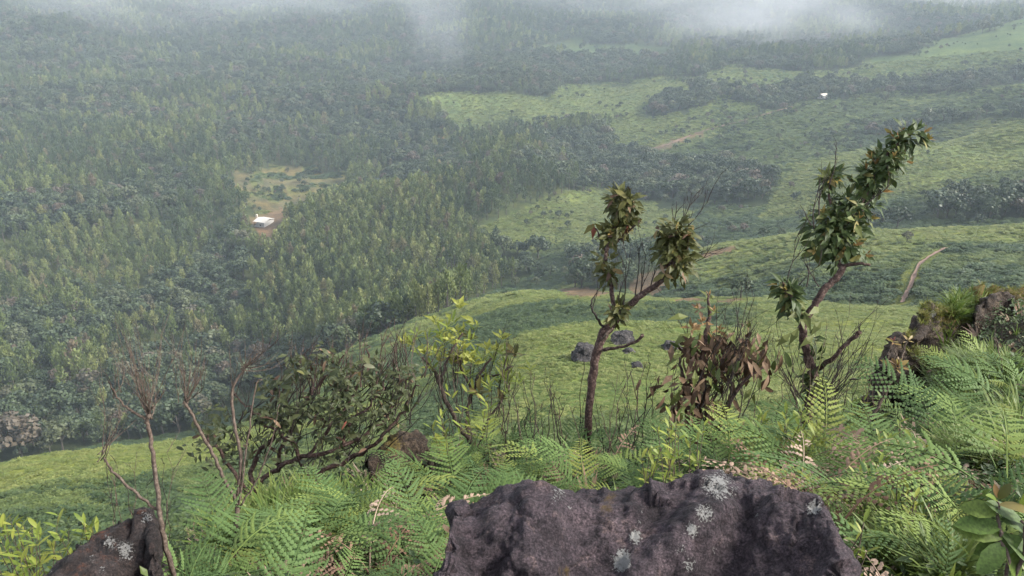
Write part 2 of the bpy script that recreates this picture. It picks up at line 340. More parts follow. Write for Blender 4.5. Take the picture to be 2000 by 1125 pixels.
def build_ground():
    nt_, nr = gt.shape
    verts = np.stack([GX, GY, GZ], -1).reshape(-1, 3)
    i, j = np.meshgrid(np.arange(nt_ - 1), np.arange(nr - 1), indexing='ij')
    a = (i * nr + j).ravel(); q = np.stack([a, a + 1, a + nr + 1, a + nr], -1)
    q = q[:, ::-1]
    me = bpy.data.meshes.new('ground')
    me.vertices.add(len(verts)); me.vertices.foreach_set('co', verts.ravel())
    me.loops.add(q.size); me.loops.foreach_set('vertex_index', q.ravel().astype(np.int32))
    me.polygons.add(len(q)); me.polygons.foreach_set('loop_start', np.arange(0, q.size, 4, dtype=np.int32))
    me.update(calc_edges=True); me.polygons.foreach_set('use_smooth', [True] * len(q))
    x, y, z = GX.ravel(), GY.ravel(), GZ.ravel()
    code, u, v, r = cover(x, y, z)
    col = np.ones((len(x), 4)); pal = np.array([(.118, .142, .048), (.050, .062, .030), (.032, .042, .022), (.15, .102, .076)])
    col[:, :3] = pal[code]
    nb = fbm(x / 60, y / 60, 55, 4); g = code == 0
    pl_ = np.clip(.5 + .4 * lush_relief(x, y, z), 0, 1); col[g, :3] *= (0.6 + .6 * pl_[g])[:, None]  # ground tint mixes plant tone with painted crest light and gully shade
    col[g, :3] *= (0.82 + 0.42 * nb[g])[:, None] * np.array([1.0, 1, .95])
    clear = inpoly(u, v, [(400,290),(720,290),(740,400),(560,490),(470,490)]) & g & (r > 300)               # dry, half-cleared plot by the hut
    col[clear, :3] = np.where((fbm(x[clear] / 14, y[clear] / 14, 5, 3) > .5)[:, None], np.array([.115, .12, .05]), np.array([.105, .092, .056])) * (0.6 + .8 * vnoise(x[clear] / 7, y[clear] / 7, 6))[:, None]
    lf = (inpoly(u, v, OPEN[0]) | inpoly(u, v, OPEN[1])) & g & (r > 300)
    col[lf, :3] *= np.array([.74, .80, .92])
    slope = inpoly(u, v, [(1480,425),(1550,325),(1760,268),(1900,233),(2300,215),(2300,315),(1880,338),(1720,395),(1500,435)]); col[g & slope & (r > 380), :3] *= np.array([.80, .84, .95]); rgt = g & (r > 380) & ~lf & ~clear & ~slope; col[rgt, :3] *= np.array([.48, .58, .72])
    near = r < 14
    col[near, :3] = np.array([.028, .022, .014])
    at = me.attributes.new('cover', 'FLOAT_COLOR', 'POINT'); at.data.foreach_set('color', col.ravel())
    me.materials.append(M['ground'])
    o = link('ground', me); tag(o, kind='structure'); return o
build_ground()

# ------------------------------------------------------------------ stand-alone meshes for the woods
def leafy(mb, p, size, up=0.3):
    d = Vector((random.gauss(0, 1), random.gauss(0, 1), random.gauss(0, 1) + up)).normalized()
    a = d.orthogonal().normalized(); a = Quaternion(d, random.uniform(0, 6.28)) @ a; b = d.cross(a)
    s1 = size * random.uniform(.6, 1.2); s2 = size * random.uniform(.35, .7)
    mb.quad(p - a * s1, p - b * s2, p + a * s1, p + b * s2)
def pine_meshes(k):
    random.seed(100 + k); hgt = 1.0
    tr = MB(); tr.tube([(0, 0, -.08), (random.uniform(-.01, .01), 0, .5), (0, 0, .95)], [.016, .011, .003], 5)
    cr = MB(); n = 330; wid = random.uniform(.15, .19); base = random.uniform(.22, .34)
    lobes = [(random.uniform(base, .9), random.uniform(0, 6.28)) for _ in range(26)]
    for h, a in lobes:
        t = (h - base) / (1 - base); rr = wid * (math.sin(math.pi * min(1, (t * .86 + .14)) ** .75) ** .8) * random.uniform(.5, 1.1)
        c0 = Vector((math.cos(a) * rr * .75, math.sin(a) * rr * .75, h))
        for _ in range(n // 26):
            q = Vector((random.gauss(0, 1), random.gauss(0, 1), random.gauss(0, 1.5))) * .032 + c0
            d = (Vector((q.x, q.y, 0)) * 2.2 + Vector((random.gauss(0, .25), random.gauss(0, .25), 1.0))).normalized()
            s_ = d.cross(Vector((random.gauss(0, 1), random.gauss(0, 1), .1))).normalized()
            L = random.uniform(.045, .085); W = random.uniform(.012, .022)
            cr.quad(q - d * L * .5, q - s_ * W, q + d * L * .6, q + s_ * W)
    for _ in range(28):
        q = Vector((random.gauss(0, .012), random.gauss(0, .012), random.uniform(.85, .97)))
        d = Vector((random.gauss(0, .3), random.gauss(0, .3), 1)).normalized(); s_ = d.orthogonal().normalized()
        cr.quad(q - d * .03, q - s_ * .012, q + d * .045, q + s_ * .012)
    return tr.data('pine_trunk', M['trunk_far']), cr.data('pine_crown', M['pine' if k < 3 else 'pine_dark'])
def broad_meshes(k):
    random.seed(200 + k)
    tr = MB(); tr.tube([(0, 0, -.1), (random.uniform(-.03, .03), .02, .25), (0, 0, .5)], [.035, .024, .012], 6)
    for _ in range(4):
        a = random.uniform(0, 6.28); tr.tube([(0, 0, .25), (math.cos(a) * .15, math.sin(a) * .15, .45), (math.cos(a) * .3, math.sin(a) * .3, .65)], [.018, .012, .004], 5)
    cr = MB(); nl = random.randint(13, 18)
    for i in range(nl):
        a = random.uniform(0, 6.28); e = random.uniform(-.1, 1.0); rr = .34 * math.sqrt(max(0, 1 - max(0, e) ** 2 * .95)) * random.uniform(.75, 1.1)
        c0 = Vector((math.cos(a) * rr, math.sin(a) * rr, .48 + e * .36)); ls = random.uniform(.12, .19)
        for _ in range(34):
            d = Vector((random.gauss(0, 1), random.gauss(0, 1), random.gauss(.35, 1))).normalized()
            q = c0 + d * ls * random.uniform(.7, 1.05)
            nrm = (d + Vector((random.gauss(0, .5), random.gauss(0, .5), random.gauss(0, .5)))).normalized()
            a_ = nrm.orthogonal().normalized(); a_ = Quaternion(nrm, random.uniform(0, 6.28)) @ a_; b_ = nrm.cross(a_)
            s1 = random.uniform(.035, .062); s2 = s1 * random.uniform(.55, .9)
            cr.quad(q - a_ * s1, q - b_ * s2, q + a_ * s1, q + b_ * s2)
    return tr.data('broad_trunk', M['trunk_far']), cr.data('broad_crown', M['broad'])
PINES = [pine_meshes(k) for k in range(6)]
BROADS = [broad_meshes(k) for k in range(6)]
def joined(name, parts):                   # trunk and crown as one mesh for the mass of the woods
    me = bpy.data.meshes.new(name); vs, fs, mi = [], [], []
    for k, p in enumerate(parts):
        b = len(vs); vs += [tuple(v.co) for v in p.vertices]
        for f in p.polygons: fs.append([b + i for i in f.vertices]); mi.append(k)
        me.materials.append(p.materials[0])
    me.from_pydata(vs, [], fs); me.polygons.foreach_set('material_index', mi); me.update(); return me
def scatter(name, protos, pts, rotz, scl, idx, label, cat, tilt=None, sxy=None, kind='stuff'):
    """one object: points that carry copies of the proto meshes through geometry nodes"""
    n = len(pts); me = bpy.data.meshes.new(name); me.vertices.add(n); me.vertices.foreach_set('co', np.asarray(pts, np.float32).ravel())
    rot = np.zeros((n, 3), np.float32); rot[:, 2] = rotz
    if tilt is not None: rot[:, :2] = tilt
    sc3 = np.repeat(np.asarray(scl, np.float32)[:, None], 3, 1)
    if sxy is not None: sc3[:, :2] *= np.asarray(sxy, np.float32)[:, None]
    me.attributes.new('rot', 'FLOAT_VECTOR', 'POINT').data.foreach_set('vector', rot.ravel())
    me.attributes.new('scl', 'FLOAT_VECTOR', 'POINT').data.foreach_set('vector', sc3.ravel())
    me.attributes.new('idx', 'INT', 'POINT').data.foreach_set('value', np.asarray(idx, np.int32))
    o = link(name, me); tag(o, label, cat, kind=kind)
    pc = bpy.data.collections.new(name + '_sources')
    for k, p in enumerate(protos):
        po = bpy.data.objects.new(f'{name}_source', p); pc.objects.link(po)
    g = bpy.data.node_groups.new(name + '_nodes', 'GeometryNodeTree')
    g.interface.new_socket('Geometry', in_out='INPUT', socket_type='NodeSocketGeometry'); g.interface.new_socket('Geometry', in_out='OUTPUT', socket_type='NodeSocketGeometry')
    gi = g.nodes.new('NodeGroupInput'); go = g.nodes.new('NodeGroupOutput'); ip = g.nodes.new('GeometryNodeInstanceOnPoints'); ci = g.nodes.new('GeometryNodeCollectionInfo')
    ci.inputs['Collection'].default_value = pc; ci.inputs['Separate Children'].default_value = True; ci.inputs['Reset Children'].default_value = True
    def attr(nm, dt):
        a = g.nodes.new('GeometryNodeInputNamedAttribute'); a.data_type = dt; a.inputs['Name'].default_value = nm; return a.outputs[0]
    g.links.new(gi.outputs[0], ip.inputs['Points']); g.links.new(ci.outputs[0], ip.inputs['Instance']); ip.inputs['Pick Instance'].default_value = True
    g.links.new(attr('idx', 'INT'), ip.inputs['Instance Index']); g.links.new(attr('rot', 'FLOAT_VECTOR'), ip.inputs['Rotation']); g.links.new(attr('scl', 'FLOAT_VECTOR'), ip.inputs['Scale'])
    g.links.new(ip.outputs[0], go.inputs[0])
    md = o.modifiers.new('scatter', 'NODES'); md.node_group = g
    return o

# ------------------------------------------------------------------ the woods
def jgrid(x0, x1, y0, y1, s, jit=.38):
    xs, ys = np.meshgrid(np.arange(x0, x1, s), np.arange(y0, y1, s)); x = xs.ravel() + rng.uniform(-jit, jit, xs.size) * s; y = ys.ravel() + rng.uniform(-jit, jit, xs.size) * s
    return x, y
def visible(x, y, z):                      # is a point clear of the ground between it and the viewpoint
    ok = np.ones(len(x), bool)
    for f in np.linspace(.12, .97, 40): ok &= (z * f > H(x * f, y * f) - .2)
    return ok
def woods():
    xs, ys = [], []
    for s, r0, r1 in ((5.9, 230, 700), (6.6, 700, 1250), (9.0, 1250, 2700)):
        x, y = jgrid(-r1, r1, 0, r1, s); r = np.hypot(x, y); t = np.abs(np.arctan2(x, y))
        k = (r >= r0) & (r < r1) & (t < R(42)); xs.append(x[k]); ys.append(y[k])
    x = np.concatenate(xs); y = np.concatenate(ys); z = H(x, y)
    code, u, v, r = cover(x, y, z)
    thin = vnoise(x / 30, y / 30, 71)
    prob = np.where(code == 1, .93 - .45 * (thin > .72), np.where(code == 2, .86, 0.0))
    sparse = (u > 1280) & (u < 1500) & (v > 390) & (v < 470)
    prob[sparse & (code > 0)] = .35
    gap = (u > 985) & (u < 1500) & (v > 395) & (v < 545) & (r > 300) & (r < 620); prob[gap & (code > 0)] *= .38
    clear = inpoly(u, v, OPEN[5]) & (r > 300); prob[clear & (code == 0)] = .10 + .35 * (thin[clear & (code == 0)] > .6)
    fld = (code == 0) & (r > 330) & ~clear; prob[fld] = .006 + .30 * (fbm(x[fld] / 30, y[fld] / 30, 79, 4) > .63); slope = inpoly(u, v, [(1480,425),(1550,325),(1760,268),(1900,233),(2300,215),(2300,315),(1880,338),(1720,395),(1500,435)]); rt = fld & (u > 1180) & (v > 120) & (v < 330) & ~slope; prob[rt] = .012 + .55 * (fbm(x[rt] / 40, y[rt] / 40, 73, 4) > .575)
    lowf = inpoly(u, v, OPEN[8]) & (code == 0); prob[lowf] = .10
    band = inpoly(u, v, [(1180,300),(1450,250),(1600,240),(1560,300),(1480,330),(1280,320)]) & (code == 0); prob[band] = .25
    cj, *_ = cover(x + rng.normal(0, 16, len(x)), y + rng.normal(0, 16, len(x)), z); ecot = (code == 0) & (cj == 2) & (r > 330); prob[ecot] = .4; prob[slope & (code == 0)] *= .25
    keep = rng.random(len(x)) < prob
    x, y, z, code, u, v, r = (a[keep] for a in (x, y, z, code, u, v, r))
    hut = hit(516, 440); keep = np.hypot(x - hut.x, y - hut.y) > 13
    # the view of the hut and its yard is not grown over
    du = np.abs(u - 516); keep &= ~((du < 26) & (v > 420) & (v < 490) & (r > 300))
    x, y, z, code, u, v, r = (a[keep] for a in (x, y, z, code, u, v, r))
    code = np.where(code == 3, 0, code)
    pine = code == 1; n = len(x)
    size = np.where(pine, rng.normal(14.5, 2.9, n), rng.normal(9.2, 2.4, n)); size[code == 0] = 1.2 + 5.5 * rng.random((code == 0).sum()) ** 2.0
    size = np.clip(size, 1.2, 21) * np.where(r > 1250, 1.2, 1) * (0.85 + .3 * fbm(x / 60, y / 60, 77, 2))
    size[(u > 985) & (u < 1500) & (v > 395) & (v < 500) & (code > 0)] *= .72
    size[pine & (u < 560) & (v > 430) & (v < 640)] *= .86
    rz = rng.uniform(0, 6.28, n); idx = rng.integers(0, 6, n); patch = (fbm(x / 110, y / 110, 61, 3) > .5) | inpoly(u, v, WEDGE); idx = np.where(pine, rng.integers(0, 3, n) + 3 * (rng.random(n) < np.where(patch, .12, .85)), idx); wg = pine & inpoly(u, v, WEDGE); size[wg] = rng.normal(14.5, 1.4, wg.sum())
    wide = np.where(pine, rng.uniform(.95, 1.35, n), rng.uniform(.9, 1.3, n))
    vis = visible(x, y, z + size * .8) & (u > -15) & (u < 2015) & (v > -20) & (v < 1000)
    taken = np.zeros(n, bool)
    def zone(u_, v_):
        h = 'below the white-roofed hut' if (v_ > 470 and 380 < u_ < 700) else 'on the slope right of the hut' if u_ >= 700 and u_ < 1050 else 'at the valley\'s left edge' if u_ < 200 else 'on the slope left of the hut' if u_ <= 500 else 'beyond the green hills on the right' if u_ > 1050 else 'around the hut clearing'
        e = ', near edge' if v_ > np.interp(u_, EDGE_U, EDGE_V) - 75 and u_ < 1050 else ''
        return h + e
    for kind, sel, MS, nm, lab, cat, grp in ((1, pine, PINES, 'pine_tree', 'slender pale green plantation tree', 'tree', 'slender plantation trees in the valley'),
                                             (2, code == 2, BROADS, 'broadleaf_tree', 'dark round-crowned broadleaf tree', 'tree', 'dark broadleaf trees in the valley')):
        ii = np.nonzero(sel & vis)[0]; ii = ii[np.argsort(-(size[ii] / r[ii]))][:300]; taken[ii] = True
        for i in ii:
            o = thing(nm, (x[i], y[i], z[i]), f'{lab} {zone(u[i], v[i])}', cat, grp)
            o.rotation_euler = (0, 0, rz[i]); o.scale = (size[i] * wide[i], size[i] * wide[i], size[i])
            a = link('trunk', MS[idx[i]][0], o); b = link('crown', MS[idx[i]][1], o)
    ii = np.nonzero((code == 0) & vis & (r < 1100))[0]; ii = ii[np.argsort(-(size[ii] / r[ii]))][:90]; taken[ii] = True
    for i in ii:
        o = thing('field_bush', (x[i], y[i], z[i]), 'small dark bush dotted on the open green ' + ('hut clearing' if u[i] < 700 else 'valley field' if u[i] < 1250 else 'slopes in the middle distance'), 'bush', 'small bushes on the open valley ground')
        o.rotation_euler = (0, 0, rz[i]); o.scale = (size[i] * wide[i],) * 2 + (size[i],)
        link('stem', BROADS[idx[i]][0], o); link('crown', BROADS[idx[i]][1], o)
    rest = ~taken
    pts = np.stack([x, y, z], -1)
    pj = [joined('pine_whole', p) for p in PINES]; bj = [joined('broad_whole', p) for p in BROADS]
    for sel, pr, nm, lab in ((pine & rest, pj, 'plantation_wood', 'far-off mass of slender pale green plantation trees filling the valley'),
                             (~pine & rest, bj, 'broadleaf_wood', 'far-off mass of dark round-crowned broadleaf trees in the valley')):
        scatter(nm, pr, pts[sel], rz[sel], size[sel], idx[sel], lab, 'forest', sxy=wide[sel])
    print('trees', n, 'pine', pine.sum())
woods()

# ------------------------------------------------------------------ bracken that clothes the open hills
def clump_mesh(k, n, flat, mat='bracken_far'):
    random.seed(300 + k); mb = MB()
    for i in range(n):
        a = random.uniform(0, 6.28); rr = math.sqrt(random.random()) * .5
        p = Vector((math.cos(a) * rr, math.sin(a) * rr, (1 - (rr / .5) ** 2) * flat * random.uniform(.4, 1) + .02))
        d = Vector((math.cos(a) + random.gauss(0, .7), math.sin(a) + random.gauss(0, .7), random.uniform(-.25, .45))).normalized()
        s_ = d.cross(Vector((0, 0, 1)) + Vector((random.gauss(0, .3), random.gauss(0, .3), 0))).normalized()
        L = random.uniform(.06, .13); W = L * random.uniform(.28, .5)
        mb.quad(p - d * L, p - s_ * W, p + d * L, p + s_ * W)
    return mb.data('bracken_clump', M[mat])
PATHS = [[(1762, 592), (1778, 560), (1785, 540), (1795, 518), (1815, 503), (1835, 492), (1850, 485)], [(1275, 292), (1310, 282), (1350, 265), (1390, 252), (1440, 240), (1500, 222), (1560, 207)]]
PATH_PTS = []
for px in PATHS:
    L_ = []
    for i in range(len(px) - 1):
        for k in range(8):
            f = k / 8; L_.append(hit(px[i][0] * (1 - f) + px[i + 1][0] * f, px[i][1] * (1 - f) + px[i + 1][1] * f, rmin=100))
    PATH_PTS.append(L_)
def hill_cover():
    protos = [clump_mesh(k, 90, .42) for k in range(4)] + [clump_mesh(9 + k, 200, .2) for k in range(3)] + [clump_mesh(20 + k, 90, .26, 'grass_lit_far') for k in range(4)] + [clump_mesh(29 + k, 200, .12, 'grass_lit_far') for k in range(3)] + [clump_mesh(40 + k, 90, .5, 'lush_shade_far') for k in range(4)] + [clump_mesh(49 + k, 200, .28, 'lush_shade_far') for k in range(3)]
    X, Y, S, I = [], [], [], []
    for s, r0, r1, sz, lo, hi in ((.5, 14, 70, .75, 0, 4), (.78, 70, 190, 1.15, 0, 4), (1.9, 190, 540, 3.0, 4, 7), (3.6, 540, 1150, 4.6, 4, 7)):
        x, y = jgrid(-r1, r1, 0, r1, s, .5); r = np.hypot(x, y); t = np.abs(np.arctan2(x, y))
        k = (r >= r0) & (r < r1) & (t < R(41)); x, y, r = x[k], y[k], r[k]
        code, u, v, _ = cover(x, y, H(x, y)); k = (code == 0) & (rng.random(len(x)) < .82) & (v < 1250) & (u > -60) & (u < 2060) & ~(inpoly(u, v, [(400,290),(720,290),(740,400),(560,490),(470,490)]) & (np.hypot(x, y) > 300) & (fbm(x / 14, y / 14, 5, 3) < .56))
        k &= visible(x, y, H(x, y) + 1.0)
        for q in PATH_PTS[0]: k &= np.hypot(x - q.x, y - q.y) > 2.6
        x, y = x[k], y[k]; X.append(x); Y.append(y); S.append(sz * rng.uniform(.6, 1.3, len(x)) * (0.7 + .6 * vnoise(x / 6, y / 6, 81))); pm = lush_relief(x, y, H(x, y)); uu_, vv_, _ = project(x, y, H(x, y)); fr = np.hypot(x, y) > 330
        for po in (OPEN[0], OPEN[1], OPEN[4], [(1480,425),(1550,325),(1760,268),(1900,233),(2300,215),(2300,315),(1880,338),(1720,395),(1500,435)]): pm[fr & inpoly(uu_, vv_, po)] += 1.0
        pale = pm > .3; lush_shaded = pm < -.45; S[-1] *= np.where(lush_shaded, 1.35, np.where(pale, .85, 1.0)); I.append(rng.integers(lo, hi, len(x)) + 7 * pale + 14 * lush_shaded)  # choice of clump also puts relief light and shade into the colour
    x = np.concatenate(X); y = np.concatenate(Y); sc = np.concatenate(S); n = len(x)
    scatter('hillside_bracken', protos, np.stack([x, y, H(x, y) - .05], -1), rng.uniform(0, 6.28, n), sc, np.concatenate(I), 'low green bracken clothing the open hillsides below', 'bracken', tilt=rng.normal(0, .15, (n, 2)))
    print('bracken', n)
hill_cover()
# ------------------------------------------------------------------ hut, far house, footpath
def plain(name, col, rough=.8, nscale=3.0, var=.25):
    m, t, b, out = newmat(name); tc = N(t, 'ShaderNodeTexCoord'); nz = N(t, 'ShaderNodeTexNoise', i_Scale=nscale, i_Detail=5.0)
    t.links.new(tc.outputs['Object'], nz.inputs['Vector'])
    k = ramp(t, nz.outputs[0], [(.3, tuple(c_ * (1 - var) for c_ in col)), (.7, tuple(min(1, c_ * (1 + var * .6)) for c_ in col))]).outputs[0]
    t.links.new(k, b.inputs['Base Color']); b.inputs['Roughness'].default_value = rough; b.inputs['Specular IOR Level'].default_value = .2
    return m
M['whitewash'] = plain('whitewashed_wall', (.42, .40, .37), .85, .6)
M['roof'] = plain('pale_sheet_roof', (.50, .46, .40), .6, .8, .12)
M['dark'] = plain('dark_opening', (.03, .028, .026))
M['timber'] = plain('weathered_timber', (.13, .09, .07))
M['earth'] = plain('red_earth', (.16, .105, .078), .95, 1.2)
def hut(u, v, rot, sx, sy, name, label, near):
    b = hit(u, v); b.z -= .4
    h = thing(name, b, label, 'house'); h.rotation_euler = (0, 0, R(rot))
    def part(nm, mat, fn, par=None):
        mb = MB(); fn(mb); return link(nm, mb.data(nm, mat), par or h)
    X, Y = sx / 2, sy / 2
    wall = part('wall', M['whitewash'], lambda m: m.box((-X + 2.2, -Y, 0), (X, Y, 3.9)))
    part('veranda_floor', M['whitewash'], lambda m: m.box((-X - .4, -Y, 0), (-X + 2.19, Y, .45)))
    for k in range(4):
        y = -Y + .2 + k * (sy - .4) / 3
        part('post', M['timber'], lambda m: m.box((-X - .1, y - .08, .45), (-X + .06, y + .08, 3.9)))
    part('parapet', M['whitewash'], lambda m: m.box((-X - .42, -Y + 1.6, .452), (-X - .2, Y - .4, 1.2)))
    for k, (y0, y1) in enumerate(((-Y - .3, -.06), (.06, Y + .3))):
        def rf(m, y0=y0, y1=y1, s=k):
            z0, z1 = (3.7, 5.3) if s == 0 else (5.3, 4.0)
            m.v += [Vector(p) for p in ((-X - .6, y0, z0), (X + .6, y0, z0), (X + .6, y1, z1), (-X - .6, y1, z1), (-X - .6, y0, z0 + .12), (X + .6, y0, z0 + .12), (X + .6, y1, z1 + .12), (-X - .6, y1, z1 + .12))]
            m.f += [(3,2,1,0),(4,5,6,7),(0,1,5,4),(1,2,6,5),(2,3,7,6),(3,0,4,7)]
        part('roof', M['roof'], rf)
    part('door', M['timber'], lambda m: m.box((-X + 2.14, -.5, .46), (-X + 2.198, .5, 2.4)))
    w_ = part('window', M['timber'], lambda m: m.box((.2, -Y - .05, 1.1), (1.6, -Y - .004, 2.2)))
    part('pane', M['dark'], lambda m: m.box((.3, -Y - .07, 1.2), (1.5, -Y - .052, 2.1)), w_)
    return h
hut(517, 441, -24, 9.0, 10.5, 'hut', 'small whitewashed hut with pale roof in a red earth yard among trees', True)
hut(1607, 192, 30, 9, 7, 'farmhouse', 'tiny far-off white-roofed house beside dark trees at upper right', False)
def shed(u, v):
    b = hit(u, v); h = thing('water_tank', b, 'tiny white tank behind the hut roof', 'tank'); mb = MB(); mb.tube([(0, 0, 0), (0, 0, 1.5), (0, 0, 1.8)], [.8, .8, .5], 12); link('tank', mb.data('tank', M['roof']), h)
    mb = MB(); mb.box((-1, -1, -1.2), (1, 1, 0)); link('stand', mb.data('stand', M['whitewash']), h)
shed(502, 425)
def path(name, px, wid, label):
    pts = px
    mb = MB()
    for i, p in enumerate(pts):
        a = pts[max(0, i - 1)]; b = pts[min(len(pts) - 1, i + 1)]; d = Vector((b.x - a.x, b.y - a.y, 0)).normalized(); s = Vector((-d.y, d.x, 0)) * wid * random.uniform(.35, .65)
        for k in (-1, -.3, .3, 1):
            q = p + s * k; mb.v.append(Vector((q.x, q.y, float(H(q.x, q.y)) + .35 - .12 * (abs(k) < .5))))
    for i in range(len(pts) - 1):
        for k in range(3): mb.f.append((i * 4 + k, i * 4 + k + 1, i * 4 + k + 5, i * 4 + k + 4))
    tag(mb.build(name, M['earth']), label, None, kind='structure')
path('footpath', PATH_PTS[0], 1.0, 'red earth footpath up the right-hand green hill')
path('footpath', PATH_PTS[1], 2.6, 'red earth track across the far field')

# ------------------------------------------------------------------ boulders on the spur below
def rockmat(name, cols, lich=(.34, .335, .32), mosscol=(.085, .055, .018), scale=1.0):
    m, t, b, out = newmat(name); tc = N(t, 'ShaderNodeTexCoord')
    def nz(s, d=6.0, r=.65):
        n = N(t, 'ShaderNodeTexNoise', i_Scale=s * scale, i_Detail=d, i_Roughness=r); t.links.new(tc.outputs['Object'], n.inputs['Vector']); return n.outputs[0]
    wv = N(t, 'ShaderNodeTexNoise', i_Scale=4 * scale, i_Detail=4.0); t.links.new(tc.outputs['Object'], wv.inputs['Vector']); wa = N(t, 'ShaderNodeVectorMath', operation='MULTIPLY_ADD'); wa.inputs[1].default_value = (.35 / scale,) * 3; t.links.new(wv.outputs['Color'], wa.inputs[0]); t.links.new(tc.outputs['Object'], wa.inputs[2])
    vo = N(t, 'ShaderNodeTexVoronoi', feature='DISTANCE_TO_EDGE', i_Scale=2.6 * scale); t.links.new(wa.outputs[0], vo.inputs['Vector']); vc = N(t, 'ShaderNodeMapRange', i_1=0.0, i_2=.02); t.links.new(vo.outputs['Distance'], vc.inputs[0])
    n1, n2, n3, n4 = nz(5, 8, .7), nz(22, 8, .75), nz(75, 6, .75), nz(9, 8, .72)
    col = ramp(t, n1, [(.3, cols[0]), (.5, cols[1]), (.72, cols[2])]).outputs[0]
    col = mix(t, 1.0, col, ramp(t, n2, [(.32, (.35, .34, .36)), (.68, (1.7, 1.62, 1.6))]).outputs[0], 'MULTIPLY')
    col = mix(t, ramp(t, n4, [(.56, (0, 0, 0)), (.62, (.65, .65, .65))]).outputs[0], col, cols[3]); col = mix(t, ramp(t, nz(3.2, 8, .7), [(.40, (.4, .4, .4)), (.5, (0, 0, 0))]).outputs[0], col, tuple(c_ * .55 for c_ in cols[0]))
    fine = nz(120, 4, .7); col = mix(t, 1.0, col, ramp(t, fine, [(.36, (.38, .37, .38)), (.5, (.95, .95, .95)), (.64, (1.9, 1.85, 1.8))]).outputs[0], 'MULTIPLY'); col = mix(t, 1.0, col, ramp(t, vc.outputs[0], [(0, (.6, .57, .57)), (1, (1, 1, 1))]).outputs[0], 'MULTIPLY')
    ml = N(t, 'ShaderNodeAttribute', attribute_name='lichen'); mm = N(t, 'ShaderNodeAttribute', attribute_name='moss')
    def masked(attr, noise_, lo, hi):
        a = N(t, 'ShaderNodeMath', operation='ADD'); t.links.new(attr.outputs['Fac'], a.inputs[0]); t.links.new(noise_, a.inputs[1])
        return ramp(t, a.outputs[0], [(0, (0, 0, 0)), (1, (1, 1, 1))]).outputs[0], a.outputs[0], lo, hi
    def thr(attr, noise_, lo, hi):
        a = N(t, 'ShaderNodeMath', operation='ADD'); t.links.new(attr.outputs['Fac'], a.inputs[0]); t.links.new(noise_, a.inputs[1])
        mr = N(t, 'ShaderNodeMapRange', i_1=lo, i_2=hi); t.links.new(a.outputs[0], mr.inputs[0]); return mr.outputs[0]
    moss = thr(mm, n2, .95, 1.12); col = mix(t, moss, col, mix(t, n3, tuple(c_ * .4 for c_ in mosscol), tuple(c_ * 1.7 for c_ in mosscol)))
    lb = N(t, 'ShaderNodeMath', operation='MULTIPLY_ADD', i_1=.55); t.links.new(fine, lb.inputs[0]); lh = N(t, 'ShaderNodeMath', operation='MULTIPLY', i_1=.45); t.links.new(n4, lh.inputs[0]); t.links.new(lh.outputs[0], lb.inputs[2]); li = thr(ml, lb.outputs[0], .875, .90); col = mix(t, li, col, mix(t, n2, tuple(c_ * .75 for c_ in lich), lich))
    t.links.new(col, b.inputs['Base Color']); b.inputs['Roughness'].default_value = .78; b.inputs['Specular IOR Level'].default_value = .3
    h1 = N(t, 'ShaderNodeMath', operation='MULTIPLY', i_1=.5); t.links.new(n3, h1.inputs[0]); h2 = N(t, 'ShaderNodeMath', operation='ADD'); t.links.new(n2, h2.inputs[0]); t.links.new(h1.outputs[0], h2.inputs[1])
    h3 = N(t, 'ShaderNodeMath', operation='MULTIPLY_ADD', i_1=.35); t.links.new(li, h3.inputs[0]); t.links.new(h2.outputs[0], h3.inputs[2])
    h4 = N(t, 'ShaderNodeMath', operation='MULTIPLY_ADD', i_1=.15); t.links.new(vc.outputs[0], h4.inputs[0]); t.links.new(h3.outputs[0], h4.inputs[2])
    bp = N(t, 'ShaderNodeBump', i_Strength=1.0, i_Distance=.05 / scale); t.links.new(h4.outputs[0], bp.inputs['Height']); t.links.new(bp.outputs[0], b.inputs['Normal'])
    return m
M['rock'] = rockmat('purple_grey_rock', [(.022, .016, .020), (.058, .045, .053), (.105, .081, .089), (.15, .105, .10)])
M['rock_red'] = rockmat('brown_rock', [(.014, .010, .009), (.034, .026, .024), (.07, .057, .053), (.065, .03, .02)], mosscol=(.10, .032, .012))
M['rock_crag'] = rockmat('mossy_crag', [(.026, .019, .014), (.06, .046, .034), (.11, .085, .06), (.13, .10, .06)], mosscol=(.13, .10, .025))
M['rock_far'] = rockmat('far_boulder_rock', [(.035, .034, .034), (.085, .08, .08), (.15, .142, .14), (.16, .15, .14)], scale=.05)
def seg_dist(u, v, a):
    u0, v0, u1, v1 = a; dx, dy = u1 - u0, v1 - v0; t = np.clip(((u - u0) * dx + (v - v0) * dy) / (dx * dx + dy * dy), 0, 1); return np.hypot(u - u0 - t * dx, v - v0 - t * dy)
